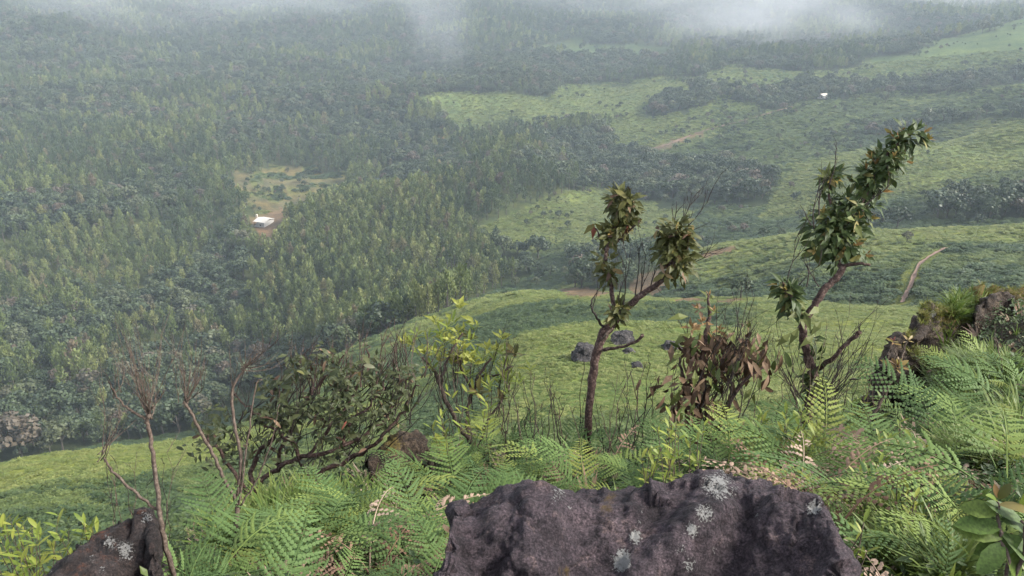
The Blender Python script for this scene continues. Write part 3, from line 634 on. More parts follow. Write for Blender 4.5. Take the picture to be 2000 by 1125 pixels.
def loft_rock(name, ridge, out_f, drop_f, out_b, drop_b, mat, label, seed, amp=.05, lich=(), moss=(), ns=260, ntf=150, ntb=44, freq=1.6, power=1.0, spines=()):
    rp = smoothline([P(*q) for q in ridge], 12); L = len(rp) - 1
    verts = []; off = Vector((seed * 3.7, seed * 1.3, seed * 2.1)); cen = sum(rp, Vector()) / len(rp); cols = ntf + ntb
    for i in range(ns):
        q = i / (ns - 1) * L; a = rp[int(q)]; b = rp[min(int(q) + 1, L)]; p = a.lerp(b, q - int(q))
        tw = -Vector((p.x, p.y, 0)).normalized() * .75 + Vector((0, -1, 0)) * .25
        ed = min(1, min(i, ns - 1 - i) / (ns * .10)) ** .5
        for j in range(cols):
            if j < ntb: f = 1 - j / ntb; o_, d_, s_ = out_b, drop_b, -1
            else: f = (j - ntb) / (ntf - 1); o_, d_, s_ = out_f, drop_f, 1
            ph = f * math.pi / 2
            v = p + tw * (s_ * o_ * (math.sin(ph) ** power) * (0.4 + .6 * ed)) - Vector((0, 0, d_ * (1 - math.cos(ph)) ** .9))
            verts.append(v)
    bm_n = []
    for v in verts:
        q = v * freq + off
        n1 = mnoise.noise(q); n2 = mnoise.ridged_multi_fractal(q * 2.2, 1.0, 2.1, 4, 1.0, 2.0); n3 = mnoise.fractal(q * 7, .9, 2.0, 4)
        cellv = mnoise.voronoi(q * 1.7)[0]; crack = min(1, (cellv[1] - cellv[0]) * 7)
        fp = mnoise.voronoi(q * 2.6)[1][0]; fn = mnoise.noise_vector(Vector(fp) * 9.7 + off); fct = max(-.5, min(.5, (q * 2.6 - Vector(fp)).dot(fn) * 1.5)) + mnoise.cell(Vector(fp) * 31.7) * .25
        n4 = mnoise.fractal(Vector((q.x * 16, q.y * 16, q.z * 9)), .8, 2.0, 3); bm_n.append(amp * (fct * .7 + n1 * .45 + (n2 - 1.2) * .36 + n3 * .30 + n4 * .12 - (1 - crack) * .22))
    faces = [(i * cols + j, i * cols + j + 1, (i + 1) * cols + j + 1, (i + 1) * cols + j) for i in range(ns - 1) for j in range(cols - 1)]
    me = mesh(name, [v - cen for v in verts], faces, mat)
    nr = np.empty(len(verts) * 3, np.float32); me.vertices.foreach_get('normal', nr); nr = nr.reshape(-1, 3)
    if nr[:, 2].mean() < 0: me.flip_normals(); nr = -nr
    co = np.array([tuple(v - cen) for v in verts]) + nr * np.array(bm_n)[:, None]
    u, v, dep = project(*(co + np.array(cen)).T)
    for su0, sv0, su1, sv1, sw_, sh in spines:
        ds = seg_dist(u + 25 * np.array(bm_n) / amp * .4, v, (su0, sv0, su1, sv1)); co += nr * (sh * np.exp(-(ds / sw_) ** 2))[:, None]
    me.vertices.foreach_set('co', co.astype(np.float32).ravel()); me.polygons.foreach_set('use_smooth', [True] * len(faces)); me.update()
    W = co + np.array(cen); u, v, dep = project(W[:, 0], W[:, 1], W[:, 2])
    for nm, sp, kk in (('lichen', lich, .82), ('moss', moss, 1.0)):
        a = np.zeros(len(W))
        for (su, sv, sr, st) in sp: a = np.maximum(a, kk * st * np.clip(1.25 * (1 - np.hypot((u - su) * 1.15, v - sv) / (sr * 1.25)), 0, 1) ** .6)
        me.attributes.new(nm, 'FLOAT', 'POINT').data.foreach_set('value', a.astype(np.float32))
    o = link(name, me); o.location = cen; tag(o, label, 'rock'); return o
def far_boulder(u, v, wpx, hpx, label, seed, rmin=30):
    b = hit(u, v, rmin=rmin); d = b.y * CP - b.z * SP; s = wpx * d / FPX; hh = hpx * d / FPX
    import bmesh
    bm = bmesh.new(); bmesh.ops.create_icosphere(bm, subdivisions=4, radius=1)
    for vt in bm.verts:
        q = vt.co.copy(); k = 1 + .35 * mnoise.noise(q * 1.1 + Vector((seed, 0, 0))) + .12 * mnoise.noise(q * 3 + Vector((seed, 5, 0))) + .05 * mnoise.noise(q * 8)
        q = Vector((round(q.x * 1.6) * .25 + q.x * .6, round(q.y * 1.6) * .2 + q.y * .7, q.z)) * k
        vt.co = Vector((q.x * s * .5, q.y * s * .42, max(q.z, -.5) * hh * .75))
    me = bpy.data.meshes.new('boulder'); bm.to_mesh(me); bm.free(); me.materials.append(M['rock_far'])
    o = link('boulder', me); o.location = b + Vector((0, 0, hh * .15)); o.rotation_euler = (0, 0, seed); tag(o, label, 'rock', 'boulders on the green spur')
far_boulder(1143, 702, 60, 34, 'dark angular boulder on the green spur left of the gnarled trunk', 1.3)
far_boulder(1215, 670, 54, 28, 'flat-topped grey boulder on the green spur right of the gnarled trunk', 4.1)
far_boulder(1228, 690, 28, 10, 'low grey slab just below the flat-topped boulder', 7.7)
far_boulder(1245, 718, 28, 12, 'small grey rock lowest on the green spur', 2.2)
far_boulder(1312, 684, 38, 18, 'grey boulder on the spur beside the brown-leaved shrub', 5.9)

def hill_tree(u, v, hpx, name, label, k, wide=1.0, kind=BROADS, rmin=100):
    b = hit(u, v, rmin=rmin); d = b.y * CP - b.z * SP; hh = hpx * d / FPX; o = thing(name, b, label, 'tree' if name.endswith('tree') else 'bush'); o.rotation_euler = (0, 0, k * 1.3); o.scale = (hh * wide, hh * wide, hh)
    link('trunk', kind[k % 6][0], o); link('crown', kind[k % 6][1], o)
hill_tree(1447, 582, 46, 'lone_tree', 'lone open-crowned tree on the green slope between the two crooked trees', 1, 1.1)
hill_tree(1771, 474, 22, 'hill_bush', 'dark bush alone on the pale slope right of the leaning tree', 2, 1.2, rmin=200)
hill_tree(1750, 448, 48, 'lone_tree', 'large brownish round tree at the end of the dark belt', 3, 1.1, rmin=200)
hill_tree(1722, 440, 34, 'lone_tree', 'smaller round tree just left of the large brownish one', 4, 1.1, rmin=200)
hill_tree(1728, 205, 22, 'lone_tree', 'tiny lone tree on the far slope right of the farmhouse', 5, .7, rmin=500)
hill_tree(1050, 190, 14, 'lone_tree', 'tiny lone tree on the left of the far meadow', 0, 1.1, rmin=500)
hill_tree(1075, 540, 26, 'hill_bush', 'dark bush at the right-hand tip of the plantation', 1, 1.2, rmin=200)
hill_tree(1052, 548, 20, 'hill_bush', 'small bush just below the plantation tip', 3, 1.2, rmin=200)
hill_tree(1420, 398, 26, 'lone_tree', 'dark lone tree standing in the thin pale wood', 2, .9, rmin=300)

# ------------------------------------------------------------------ near rocks
loft_rock('boulder', [(800,1260,2.05),(862,1130,2.2),(880,1030,2.35),(925,1022,2.45),(985,1000,2.5),(1040,984,2.5),(1075,990,2.5),(1130,998,2.52),(1200,992,2.55),(1245,978,2.55),(1320,962,2.58),(1395,952,2.6),(1440,966,2.6),(1475,972,2.55),(1535,980,2.5),(1588,1000,2.45),(1612,1015,2.38),(1640,1075,2.25),(1680,1150,2.15),(1740,1290,2.0)],
          .62, .85, .5, .8, M['rock'], 'large purple-grey boulder with white lichen in the foreground', 1, .062, spines=[(1390,1000,1215,1130,40,.045),(1300,1000,1200,1080,50,-.025),(1060,965,1010,1130,70,.03),(1140,1040,1110,1140,50,-.03),(1460,1020,1400,1130,55,-.012),(1560,1000,1580,1130,60,.02),(900,1040,930,1130,40,-.02)],
          lich=[(1400,948,60,.5),(1430,960,30,.46),(1375,1000,45,.47),(1330,1075,24,.5),(1255,990,26,.42),(1480,1010,20,.4),(1300,960,22,.4),(1010,985,26,.42),(1150,1040,18,.42),(1060,1060,20,.38),(1352,1035,30,.5),(1240,1050,26,.5),(1215,1095,34,.6),(1250,1020,22,.45),(1590,990,28,.58),(1090,967,34,.48),(1120,985,26,.42),(1110,1000,18,.38),(1010,1010,20,.3),(1345,1100,40,.45),(1390,1075,30,.4),(960,1080,30,.3),(890,1100,25,.35)],
          moss=[(1180,1000,40,.5),(1100,1115,36,.5),(1190,975,30,.5),(930,1100,60,.25),(1560,1060,30,.3)])
loft_rock('boulder', [(20,1280,2.9),(50,1170,3.0),(110,1110,3.1),(165,1075,3.2),(210,1040,3.3),(245,1016,3.4),(275,1008,3.45),(292,1030,3.4),(300,1090,3.2),(310,1210,3.0)],
          .75, .9, .5, 1.0, M['rock_red'], 'rust-brown mossy boulder at the lower left edge', 5, .06, ns=110, ntf=60,
          lich=[(215,1060,30,.5),(245,1075,32,.55),(180,1090,22,.4),(285,1010,26,.5),(95,1110,26,.45),(200,1115,22,.4)], moss=[(215,1075,60,.45),(190,1035,60,.5),(280,1000,26,.5),(160,1120,60,.5)])
loft_rock('crag', [(1640,860,7.3),(1690,790,7.4),(1725,715,7.6),(1745,660,7.8),(1775,640,7.9),(1800,622,8.0),(1806,602,8.1),(1830,596,8.2),(1862,588,8.5),(1900,574,8.9),(1960,566,9.2),(2040,560,9.4),(2160,580,9.6)],
          .8, 1.6, .6, 2.0, M['rock_crag'], 'dark craggy outcrop with yellow moss on the right bank', 9, .17, ns=140, ntf=60, freq=1.1,
          lich=[(1822,612,12,.6),(1790,600,10,.3),(1850,650,12,.35),(1985,555,14,.4)], moss=[(1860,600,60,.7),(1920,570,70,.7),(1820,640,40,.35),(1790,690,40,.3),(1985,560,60,.6)])
loft_rock('rock', [(1905,620,8.3),(1915,596,8.4),(1932,580,8.45),(1958,571,8.5),(1976,577,8.5),(1983,592,8.4),(1992,622,8.3)], .22, .5, .3, .5, M['rock_crag'], 'small dark rock poking from the mossy right bank', 12, .05, ns=50, ntf=26, ntb=14, freq=3, lich=[(1952,556,10,.5)])
loft_rock('rock', [(720,900,5.9),(745,872,6.0),(775,850,6.05),(805,848,6.1),(832,860,6.1),(850,895,6.0)], .25, .5, .3, .5, M['rock_crag'], 'small dark rock among ferns right of the dense dark shrub', 15, .05, ns=50, ntf=26, ntb=14, freq=3, moss=[(765,865,40,.6)])

# ------------------------------------------------------------------ foliage of the foreground
M['leather'] = foliage('leathery_leaf', [(0, (.036, .056, .018)), (.4, (.060, .084, .026)), (.7, (.092, .112, .034)), (.9, (.14, .145, .042)), (1, (.18, .15, .05))], .5, .15, 0, .2)
M['leather_warm'] = foliage('olive_leaf', [(0, (.055, .06, .018)), (.4, (.09, .09, .026)), (.75, (.13, .115, .035)), (1, (.17, .11, .05))], .5, .18, 0, .2)
M['young'] = foliage('orange_young_leaf', [(0, (.19, .16, .04)), (.5, (.20, .11, .045)), (1, (.24, .19, .06))], .45, .25)
M['redleaf'] = foliage('red_leaf', [(0, (.20, .045, .035)), (1, (.24, .09, .06))], .45, .2)
M['deadleaf'] = foliage('dead_leaf', [(0, (.05, .029, .019)), (.5, (.10, .058, .036)), (1, (.18, .12, .072))], .75, .05)
M['darkleaf'] = foliage('dark_shrub_leaf', [(0, (.018, .024, .012)), (.45, (.035, .045, .018)), (.8, (.062, .068, .026)), (.95, (.09, .095, .045)), (1, (.13, .13, .09))], .5, .1, 0, .22)
M['sprout'] = foliage('yellow_green_sprout', [(0, (.115, .165, .03)), (.5, (.175, .22, .035)), (1, (.25, .265, .05))], .5, .35)
M['fern'] = foliage('fern_frond', [(0, (.058, .098, .036)), (.3, (.084, .136, .046)), (.6, (.112, .168, .052)), (.85, (.155, .205, .056)), (1, (.21, .235, .06))], .6, .22, 0, .12)
M['fern_dead'] = foliage('withered_frond', [(0, (.17, .095, .06)), (.5, (.30, .20, .14)), (1, (.40, .30, .23))], .8, .2)
M['grass'] = foliage('grass_blade', [(0, (.08, .13, .028)), (.5, (.12, .17, .035)), (1, (.18, .21, .055))], .5, .35)
M['mossgrass'] = foliage('yellow_moss_tuft', [(0, (.10, .115, .022)), (.5, (.15, .165, .032)), (1, (.20, .185, .055))], .7, .2)
M['under'] = foliage('undergrowth_leaf', [(0, (.026, .045, .016)), (.5, (.045, .072, .022)), (.8, (.08, .11, .03)), (1, (.10, .06, .035))], .55, .25)
M['under_big'] = foliage('broad_leaf', [(0, (.05, .085, .02)), (.5, (.075, .12, .026)), (1, (.11, .15, .035))], .5, .2, 14, .2)
M['bark'] = bark('dark_scaly_bark', (.028, .018, .015), (.065, .040, .033), (.17, .12, .10), 45)
M['twig'] = bark('dead_twig_bark', (.018, .014, .013), (.035, .027, .024), (.06, .048, .04), 60)
M['palestem'] = bark('pale_sapling_bark', (.05, .036, .028), (.09, .066, .052), (.15, .12, .095), 60)

def leaf_mesh(mat, k, wid=.17, curve=.18, seg=5):
    random.seed(400 + k); mb = MB(); rows = []
    cv = curve * random.uniform(.4, 1.7); fold = random.uniform(.05, .25); tw = random.uniform(-.3, .3)
    for i in range(seg + 1):
        t = i / seg; wd = wid * (math.sin(math.pi * min(1, t * .93 + .03)) ** .8) * (1 + .1 * random.uniform(-1, 1)) if i < seg else .004
        z = -cv * t * t; x0 = tw * .12 * t * t
        for s in (-1, 0, 1): mb.v.append(Vector((x0 + s * wd, t, z + abs(s) * wd * fold * 2 + (s * wd * tw))))
    for i in range(seg):
        for j in range(2): a = i * 3 + j; mb.f.append((a, a + 1, a + 4, a + 3))
    return mb.data('leaf', mat, smooth=True)
LEAF = {m: [leaf_mesh(M[m], k, wd, cv) for k in range(4)] for m, wd, cv in (('leather', .17, .22), ('leather_warm', .18, .3), ('young', .15, .1), ('redleaf', .13, .35), ('deadleaf', .14, .5), ('darkleaf', .19, .3), ('sprout', .10, .15))}
def orient(d, up=Vector((0, 0, 1))):
    y = d.normalized(); z = up - y * up.dot(y)
    z = z.normalized() if z.length > 1e-3 else y.orthogonal().normalized(); x = y.cross(z)
    return Matrix((x, y, z)).transposed().to_quaternion()
LEAF_COUNT = {}; LATE = {}
def put_leaf(root, mat, p, d, L, up=Vector((0, 0, 1)), name='leaf', wx=1.0):
    LEAF_COUNT[root.name] = LEAF_COUNT.get(root.name, 0) + 1
    if LEAF_COUNT[root.name] > 300: mass_leaf(LATE.setdefault((root.name, mat), MB()), p, d, L); return None   # past 300 the rest are one part
    o = link(name, random.choice(LEAF[mat]), root); o.rotation_mode = 'QUATERNION'
    o.location = p - root.location; o.rotation_quaternion = orient(d, up) @ Quaternion((0, 1, 0), random.uniform(-.35, .35)); o.scale = (L * wx, L, L); return o
def rvec(): return Vector((random.gauss(0, 1), random.gauss(0, 1), random.gauss(0, 1))).normalized()
def rosette(root, p, axis, L, n, mat, young=None, droop=.5):
    axis = axis.normalized(); a = axis.orthogonal().normalized(); ph = random.uniform(0, 6.28)
    for k in range(n):
        s = Quaternion(axis, ph + k * 2.4) @ a; f = k / n
        d = s * (1.0) + axis * (.75 - 1.05 * (1 - f) * droop) + Vector((0, 0, -.30 * (1 - f)))
        put_leaf(root, 'deadleaf' if mat == 'leather_warm' and random.random() < .2 else mat if random.random() > .06 else ('leather_warm' if mat == 'leather' else 'redleaf' if random.random() < .12 else mat), p + axis * (f - .6) * L * .28, d, L * random.uniform(.5, 1.15) * (1 - .25 * f), (axis + rvec() * .5).normalized())
    if young:
        for k in range(3):
            s = Quaternion(axis, k * 2.1) @ a; put_leaf(root, young, p + axis * L * .12, axis + s * .45, L * random.uniform(.4, .6), -s)
def limb(root, name, px, mat, sides=8, k=5, jit=.16, kink=.006):
    pts = smoothline([P(u, v, d) for u, v, d, r in px], k); rad = []
    for i in range(len(px) - 1):
        for j in range(k): rad.append((px[i][3] * (1 - j / k) + px[i + 1][3] * j / k) * px[i][2] / FPX)
    rad.append(px[-1][3] * px[-1][2] / FPX)
    pts = [p + rvec() * kink * (0 if i == 0 else 1) for i, p in enumerate(pts)]
    mb = MB(); mb.tube(pts, rad, sides, jit); return mb.build(name, mat, root, True)
def twiggy(mb, p, d, L, rad, depth, spread=.55, up=.25, seg=4, sides=4):
    pts = [p]; dd = d.normalized(); forks = []
    for i in range(seg):
        dd = (dd + rvec() * .17 + Vector((0, 0, up * .2))).normalized(); p = p + dd * L / seg; pts.append(p)
        if depth > 0 and i >= 0 and random.random() < .62: forks.append((p, dd))
    mb.tube(pts, [rad * (1 - .75 * i / seg) for i in range(seg + 1)], sides)
    for q, dq in forks:
        s = (dq + rvec() * spread + Vector((0, 0, up))).normalized(); twiggy(mb, q, s, L * random.uniform(.35, .65), rad * .6, depth - 1, spread, up, 3, sides)
def bare(root, u, v, d, tu, tv, rpx=1.6, depth=2, name='twig', mat='twig', spread=.55, up=.25, dz=0.0):
    a = P(u, v, d); b = P(tu, tv, d + dz); mb = MB(); twiggy(mb, a, b - a, (b - a).length, rpx * d / FPX, depth, spread, up, 5); return mb.build(name, M[mat], root)
def ground_at(u, v, d):
    p = P(u, v, d); return Vector((p.x, p.y, float(H(p.x, p.y))))
def gpx(u, v, d):                           # pixel and depth of the ground right under a point
    g = ground_at(u, v, d); uu, vv, dd = project(g.x, g.y, g.z - .05); return float(uu), float(vv), float(dd)
MASS = {}
def mass_leaf(mb, p, d, L, wd=.19):
    d = d.normalized(); z = Vector((random.gauss(0, .6), -.5, 1)); x = d.cross(z).normalized(); n0 = len(mb.v); zz = x.cross(d)
    mb.v += [p, p + d * L * .45 + x * L * wd + zz * L * .04, p + d * L * .5, p + d * L * .45 - x * L * wd + zz * L * .04, p + d * L - zz * L * .2]; mb.f += [(n0, n0 + 1, n0 + 2), (n0, n0 + 2, n0 + 3), (n0 + 1, n0 + 4, n0 + 2), (n0 + 3, n0 + 2, n0 + 4)]
def crown(root, line, d, count, Lpx, mat, young='young', depth_r=1.0, nleaf=(6, 8), yp=.5, droop=.5):
    pts = [(Vector(P(u, v, d)), r * d / FPX) for u, v, r in line]; seg = [(pts[i + 1][0] - pts[i][0]).length + .02 for i in range(len(pts) - 1)] or [1]
    for k in range(count):
        if len(pts) > 1:
            i = random.choices(range(len(seg)), seg)[0]; f = random.random(); c0 = pts[i][0].lerp(pts[i + 1][0], f); r = pts[i][1] * (1 - f) + pts[i + 1][1] * f
        else: c0, r = pts[0]
        o = rvec(); o.y *= depth_r; q = c0 + o * r * random.uniform(.4, 1.1)
        L = Lpx * d / FPX * random.uniform(.8, 1.15)
        mb = MASS.setdefault((root.name, mat), MB())
        for _ in range(13):
            oo = rvec(); qq = c0 + oo * r * random.uniform(.1, .9); mass_leaf(mb, qq, oo * .8 + Vector((0, -.2, random.uniform(-.8, .5))), L * random.uniform(.5, .95))
        rosette(root, q, o * .9 + Vector((0, -.15, .75)), L, random.randint(*nleaf), mat, young if random.random() < yp else None, droop * random.uniform(.6, 1.3))

# --- the gnarled tree in the middle
random.seed(11); D = 6.2
g = gpx(1150, 822, D); t1 = thing('gnarled_tree', ground_at(1150, 822, D), 'crooked little tree with two leafy arms, nearest the middle of the view', 'tree')
limb(t1, 'trunk', [(*g, 9), (1150, 810, D, 8), (1157, 740, D, 8), (1165, 690, D, 8.5), (1178, 655, D, 10), (1195, 632, D, 10), (1215, 610, D, 9)], M['bark'])
limb(t1, 'branch', [(1212, 615, D, 7), (1235, 592, D - .05, 6.5), (1262, 570, D - .1, 6), (1290, 550, D - .15, 5.5), (1310, 520, D - .15, 5), (1322, 480, D - .15, 4), (1325, 445, D - .15, 2.5)], M['bark'])
limb(t1, 'branch', [(1205, 622, D, 5), (1198, 590, D + .08, 4.5), (1193, 550, D + .1, 4.5), (1182, 510, D + .1, 4), (1190, 470, D + .1, 3.5), (1205, 430, D + .1, 3), (1215, 395, D + .1, 2)], M['bark'])
limb(t1, 'branch', [(1195, 480, D + .1, 2.5), (1220, 460, D + .1, 2), (1240, 440, D + .05, 1.8), (1252, 425, D + .05, 1.2)], M['bark'], 5)
limb(t1, 'branch', [(1186, 500, D + .1, 2.2), (1172, 465, D + .12, 1.8), (1163, 445, D + .15, 1.4)], M['bark'], 5)
limb(t1, 'branch', [(1172, 684, D, 4), (1200, 680, D - .1, 3.5), (1228, 674, D - .15, 3), (1250, 660, D - .2, 3.2), (1254, 655, D - .2, 4)], M['bark'], 6)
limb(t1, 'branch', [(1172, 672, D, 3), (1182, 655, D - .06, 3), (1196, 640, D - .04, 3)], M['palestem'], 6)
limb(t1, 'dead_branch', [(1180, 640, D, 3), (1166, 622, D - .05, 2.4), (1155, 600, D - .1, 2), (1160, 580, D - .1, 1.4), (1172, 560, D - .1, .8)], M['twig'], 5)
for a in ((1157, 605, 1158, 578), (1315, 470, 1388, 405), (1325, 455, 1352, 385), (1318, 450, 1305, 395), (1335, 500, 1395, 490), (1300, 545, 1380, 515), (1240, 590, 1255, 480), (1250, 580, 1270, 500), (1270, 565, 1280, 520), (1215, 605, 1245, 510), (1345, 520, 1375, 500), (1208, 600, 1200, 545)):
    bare(t1, a[0], a[1], D - .05, a[2], a[3], 1.5, 2)
crown(t1, [(1205, 392, 24), (1225, 402, 30)], D + .1, 12, 35, 'leather_warm', None, 1, (4, 7), .3, 1.3)
crown(t1, [(1235, 425, 12), (1190, 460, 16), (1182, 510, 20), (1190, 545, 16)], D + .1, 14, 30, 'leather_warm', 'young', 1, (4, 7), .2, 1.1)
crown(t1, [(1320, 450, 28), (1318, 482, 40), (1322, 525, 32)], D - .15, 22, 35, 'leather_warm', 'young', 1, (4, 7), .3, 1.2)
crown(t1, [(1212, 600, 14), (1200, 632, 12)], D - .05, 5, 34, 'leather_warm', None, 1, (5, 6), 0, .8)
for k in range(3): put_leaf(t1, ('redleaf', 'leather_warm', 'leather_warm')[k], P(1158 + 3 * k, 436, D + .15), Vector(((.1, .6, -.7)[k], -.2, (-1, -.4, -.5)[k])), .14)

# --- the tall leaning tree on the right
random.seed(12); D = 6.4
g = gpx(1578, 810, D); t2 = thing('gnarled_tree', ground_at(1578, 810, D), 'tallest crooked tree leaning right, its leaves in a dense club', 'tree')
limb(t2, 'trunk', [(*g, 10), (1578, 800, D, 9), (1588, 745, D, 9), (1580, 700, D, 10), (1568, 655, D, 8), (1572, 625, D, 8), (1590, 598, D, 7.5), (1612, 565, D, 7), (1635, 540, D, 7), (1648, 520, D, 6)], M['bark'])
limb(t2, 'branch', [(1645, 525, D, 5), (1635, 500, D + .1, 5), (1640, 460, D + .1, 4.5), (1668, 420, D + .1, 4.2), (1695, 370, D + .1, 4), (1715, 325, D + .1, 3.5), (1745, 290, D + .1, 3), (1775, 260, D + .1, 2)], M['bark'])
limb(t2, 'branch', [(1645, 523, D, 4), (1670, 515, D - .05, 3.5), (1700, 518, D - .08, 2.5)], M['bark'], 6)
limb(t2, 'branch', [(1645, 470, D + .1, 3), (1625, 420, D + .1, 2.6), (1620, 380, D + .1, 2.2), (1622, 350, D + .1, 1.6)], M['bark'], 6)
limb(t2, 'branch', [(1572, 630, D, 5), (1555, 600, D - .08, 5), (1540, 575, D - .1, 4.5), (1528, 552, D - .1, 3)], M['bark'], 6)
limb(t2, 'branch', [(1598, 720, D, 5), (1625, 700, D - .1, 4.5), (1650, 675, D - .15, 4), (1672, 655, D - .2, 4.5), (1678, 650, D - .2, 5.5)], M['bark'], 7)
limb(t2, 'branch', [(1660, 742, D - .1, 2), (1700, 735, D - .1, 2), (1735, 724, D - .1, 1.4)], M['twig'], 5)
for a in ((1590, 445, 1565, 370), (1600, 420, 1590, 345), (1585, 440, 1560, 400), (1530, 570, 1550, 470), (1545, 580, 1600, 520), (1575, 560, 1600, 500), (1690, 400, 1740, 360), (1665, 420, 1730, 400), (1620, 360, 1628, 310), (1675, 655, 1680, 630), (1600, 560, 1560, 520), (1605, 780, 1680, 690), (1600, 790, 1690, 670), (1595, 790, 1640, 690), (1560, 770, 1500, 700), (1560, 780, 1520, 690), (1610, 790, 1665, 720)):
    bare(t2, a[0], a[1], D - .05, a[2], a[3], 1.5, 2)
crown(t2, [(1785, 262, 26), (1752, 285, 30), (1722, 320, 30), (1700, 360, 34), (1672, 400, 40)], D + .1, 27, 34, 'leather', 'young', 1, (4, 7), .55, 1.0)
crown(t2, [(1660, 405, 42), (1625, 430, 60), (1640, 470, 58), (1655, 500, 42)], D + .1, 33, 35, 'leather', 'young', 1, (4, 6), .4, .85)
crown(t2, [(1625, 345, 12)], D + .1, 3, 40, 'leather', 'young', 1, (6, 7), .8, .4)
crown(t2, [(1530, 555, 18), (1550, 585, 14)], D - .1, 5, 38, 'leather', 'young', 1, (5, 6), .5, .6)
crown(t2, [(1545, 600, 14), (1570, 640, 20), (1590, 700, 16), (1590, 760, 16)], D, 7, 34, 'leather', None, 1, (4, 5), 0, .8)
for k in range(16): bare(t2, random.uniform(1560, 1620), random.uniform(790, 830), D + random.uniform(-.2, .2), random.uniform(1480, 1720), random.uniform(650, 760), 1.2, 2, mat=random.choice(('twig', 'twig', 'palestem')), dz=random.uniform(-.3, .3))
for u, v in ((1560, 640), (1590, 655), (1600, 690), (1545, 650), (1605, 625), (1585, 720), (1570, 610), (1600, 600), (1610, 740)):
    put_leaf(t2, 'leather', P(u, v, D - .1), Vector((random.uniform(-1, 1), -.4, random.uniform(-.9, .1))), .16, Vector((0, -1, .6)))

for (rn, mt), mb in MASS.items():
    o = mb.build('leaf_mass', M[mt], bpy.data.objects[rn]); o['kind'] = 'stuff'
# --- brown shrub between the two trees
random.seed(13); D = 6.0
g = gpx(1385, 850, D); t3 = thing('withered_shrub', ground_at(1385, 850, D), 'half-dead shrub with brown hanging leaves and pink tips between two crooked trees', 'shrub')
limb(t3, 'stem', [(*g, 7), (1385, 840, D, 7), (1378, 780, D, 6), (1370, 720, D, 5), (1378, 660, D, 4.5), (1385, 610, D, 3.5), (1382, 575, D, 2)], M['bark'])
limb(t3, 'stem', [(*g, 5), (1365, 830, D, 5), (1345, 770, D + .05, 4), (1330, 720, D + .05, 3), (1325, 690, D + .05, 2)], M['bark'], 6)
limb(t3, 'stem', [(*g, 5), (1410, 820, D, 4), (1440, 760, D - .05, 3.5), (1470, 730, D - .1, 3), (1500, 715, D - .1, 2)], M['bark'], 6)
for k in range(26):
    u = random.uniform(1315, 1500); v = random.uniform(640, 740) if u < 1420 else random.uniform(640, 720); bare(t3, random.uniform(1340, 1450), random.uniform(760, 850), D + random.uniform(-.15, .15), u, v, 1.3, 2, dz=random.uniform(-.2, .2))
for k in range(480):
    if k % 3: u, v = random.gauss(1365, 34), random.uniform(650, 850)
    else: u, v = random.gauss(1455, 36), random.gauss(700, 26)
    put_leaf(t3, 'deadleaf' if random.random() < .86 else 'leather', P(u, v, D + random.gauss(0, .12)), Vector((random.gauss(0, .5), random.gauss(-.2, .4), -1 + random.gauss(0, .5))), random.uniform(.08, .14), Vector((random.gauss(0, 1), -1, .3)))
for u, v in ((1382, 580), (1365, 605), (1395, 610), (1372, 630), (1405, 645), (1350, 640), (1390, 665)):
    rosette(t3, P(u, v, D + random.uniform(-.1, .1)), Vector((random.gauss(0, .4), -.3, 1)), .10, 5, random.choice(('young', 'deadleaf', 'deadleaf', 'leather')), 'young', .4)
for u, v, dx, dz in ((1345, 618, -1, .1), (1350, 650, -1, -.5), (1415, 640, .7, -.8), (1335, 690, -.9, -.4), (1385, 700, .3, -1), (1330, 760, -.5, -.9)):
    put_leaf(t3, 'leather', P(u, v, D - .12), Vector((dx, -.3, dz)), .17, Vector((0, -.6, 1)))

# --- dense dark shrub on the left
random.seed(14); D = 6.1
t4 = thing('dense_shrub', ground_at(540, 960, D), 'dense tangled dark-leaved shrub with twisted grey stems left of centre', 'shrub'); g = gpx(500, 960, D); g2 = gpx(600, 945, D)
for px in ([(*g, 9), (500, 960, D, 8), (540, 915, D, 7), (600, 890, D - .1, 6.5), (670, 870, D - .1, 6), (730, 835, D, 5), (780, 780, D, 3.5), (800, 730, D, 2)],
           [(*g, 9), (490, 955, D, 8), (500, 900, D + .1, 7), (540, 840, D + .1, 6), (590, 790, D + .1, 5), (640, 730, D + .1, 3.5), (670, 690, D + .1, 2)],
           [(*g2, 9), (620, 930, D + .1, 8), (680, 900, D + .15, 7), (740, 860, D + .1, 6), (790, 800, D + .1, 4), (815, 750, D, 2)],
           [(*g, 7), (470, 950, D - .1, 6), (440, 900, D - .15, 5), (410, 860, D - .15, 4), (385, 830, D - .1, 2)],
           [(540, 910, D, 6), (560, 850, D, 5), (590, 800, D, 4.5), (610, 750, D, 3), (600, 710, D, 2)],
           [(600, 890, D - .1, 5), (650, 830, D - .1, 5), (690, 770, D, 4), (715, 710, D, 3), (720, 670, D, 2)],
           [(670, 870, D - .1, 5), (690, 820, D - .1, 4), (740, 770, D - .15, 3), (760, 720, D - .1, 2)],
           [(*g2, 6), (600, 930, D, 6), (575, 870, D - .1, 5), (520, 830, D - .15, 4), (480, 790, D - .1, 3), (460, 770, D - .1, 2)]):
    limb(t4, 'branch', [(a_, b_, c_, r_ * .68) for a_, b_, c_, r_ in px], M['bark'], 7, 5, .2, .02)
for k in range(85):
    a = random.uniform(0, 6.28); q = math.sqrt(random.random()); u = 630 + math.cos(a) * q * 185; v = 800 + math.sin(a) * q * 95 - (u - 620) * .16
    bare(t4, u, v + 35, D + random.uniform(-.35, .35), u + random.gauss(25, 35), v - random.uniform(0, 55), 1.3, 1, dz=random.uniform(-.3, .3))
sl4 = MB(); nl = 0
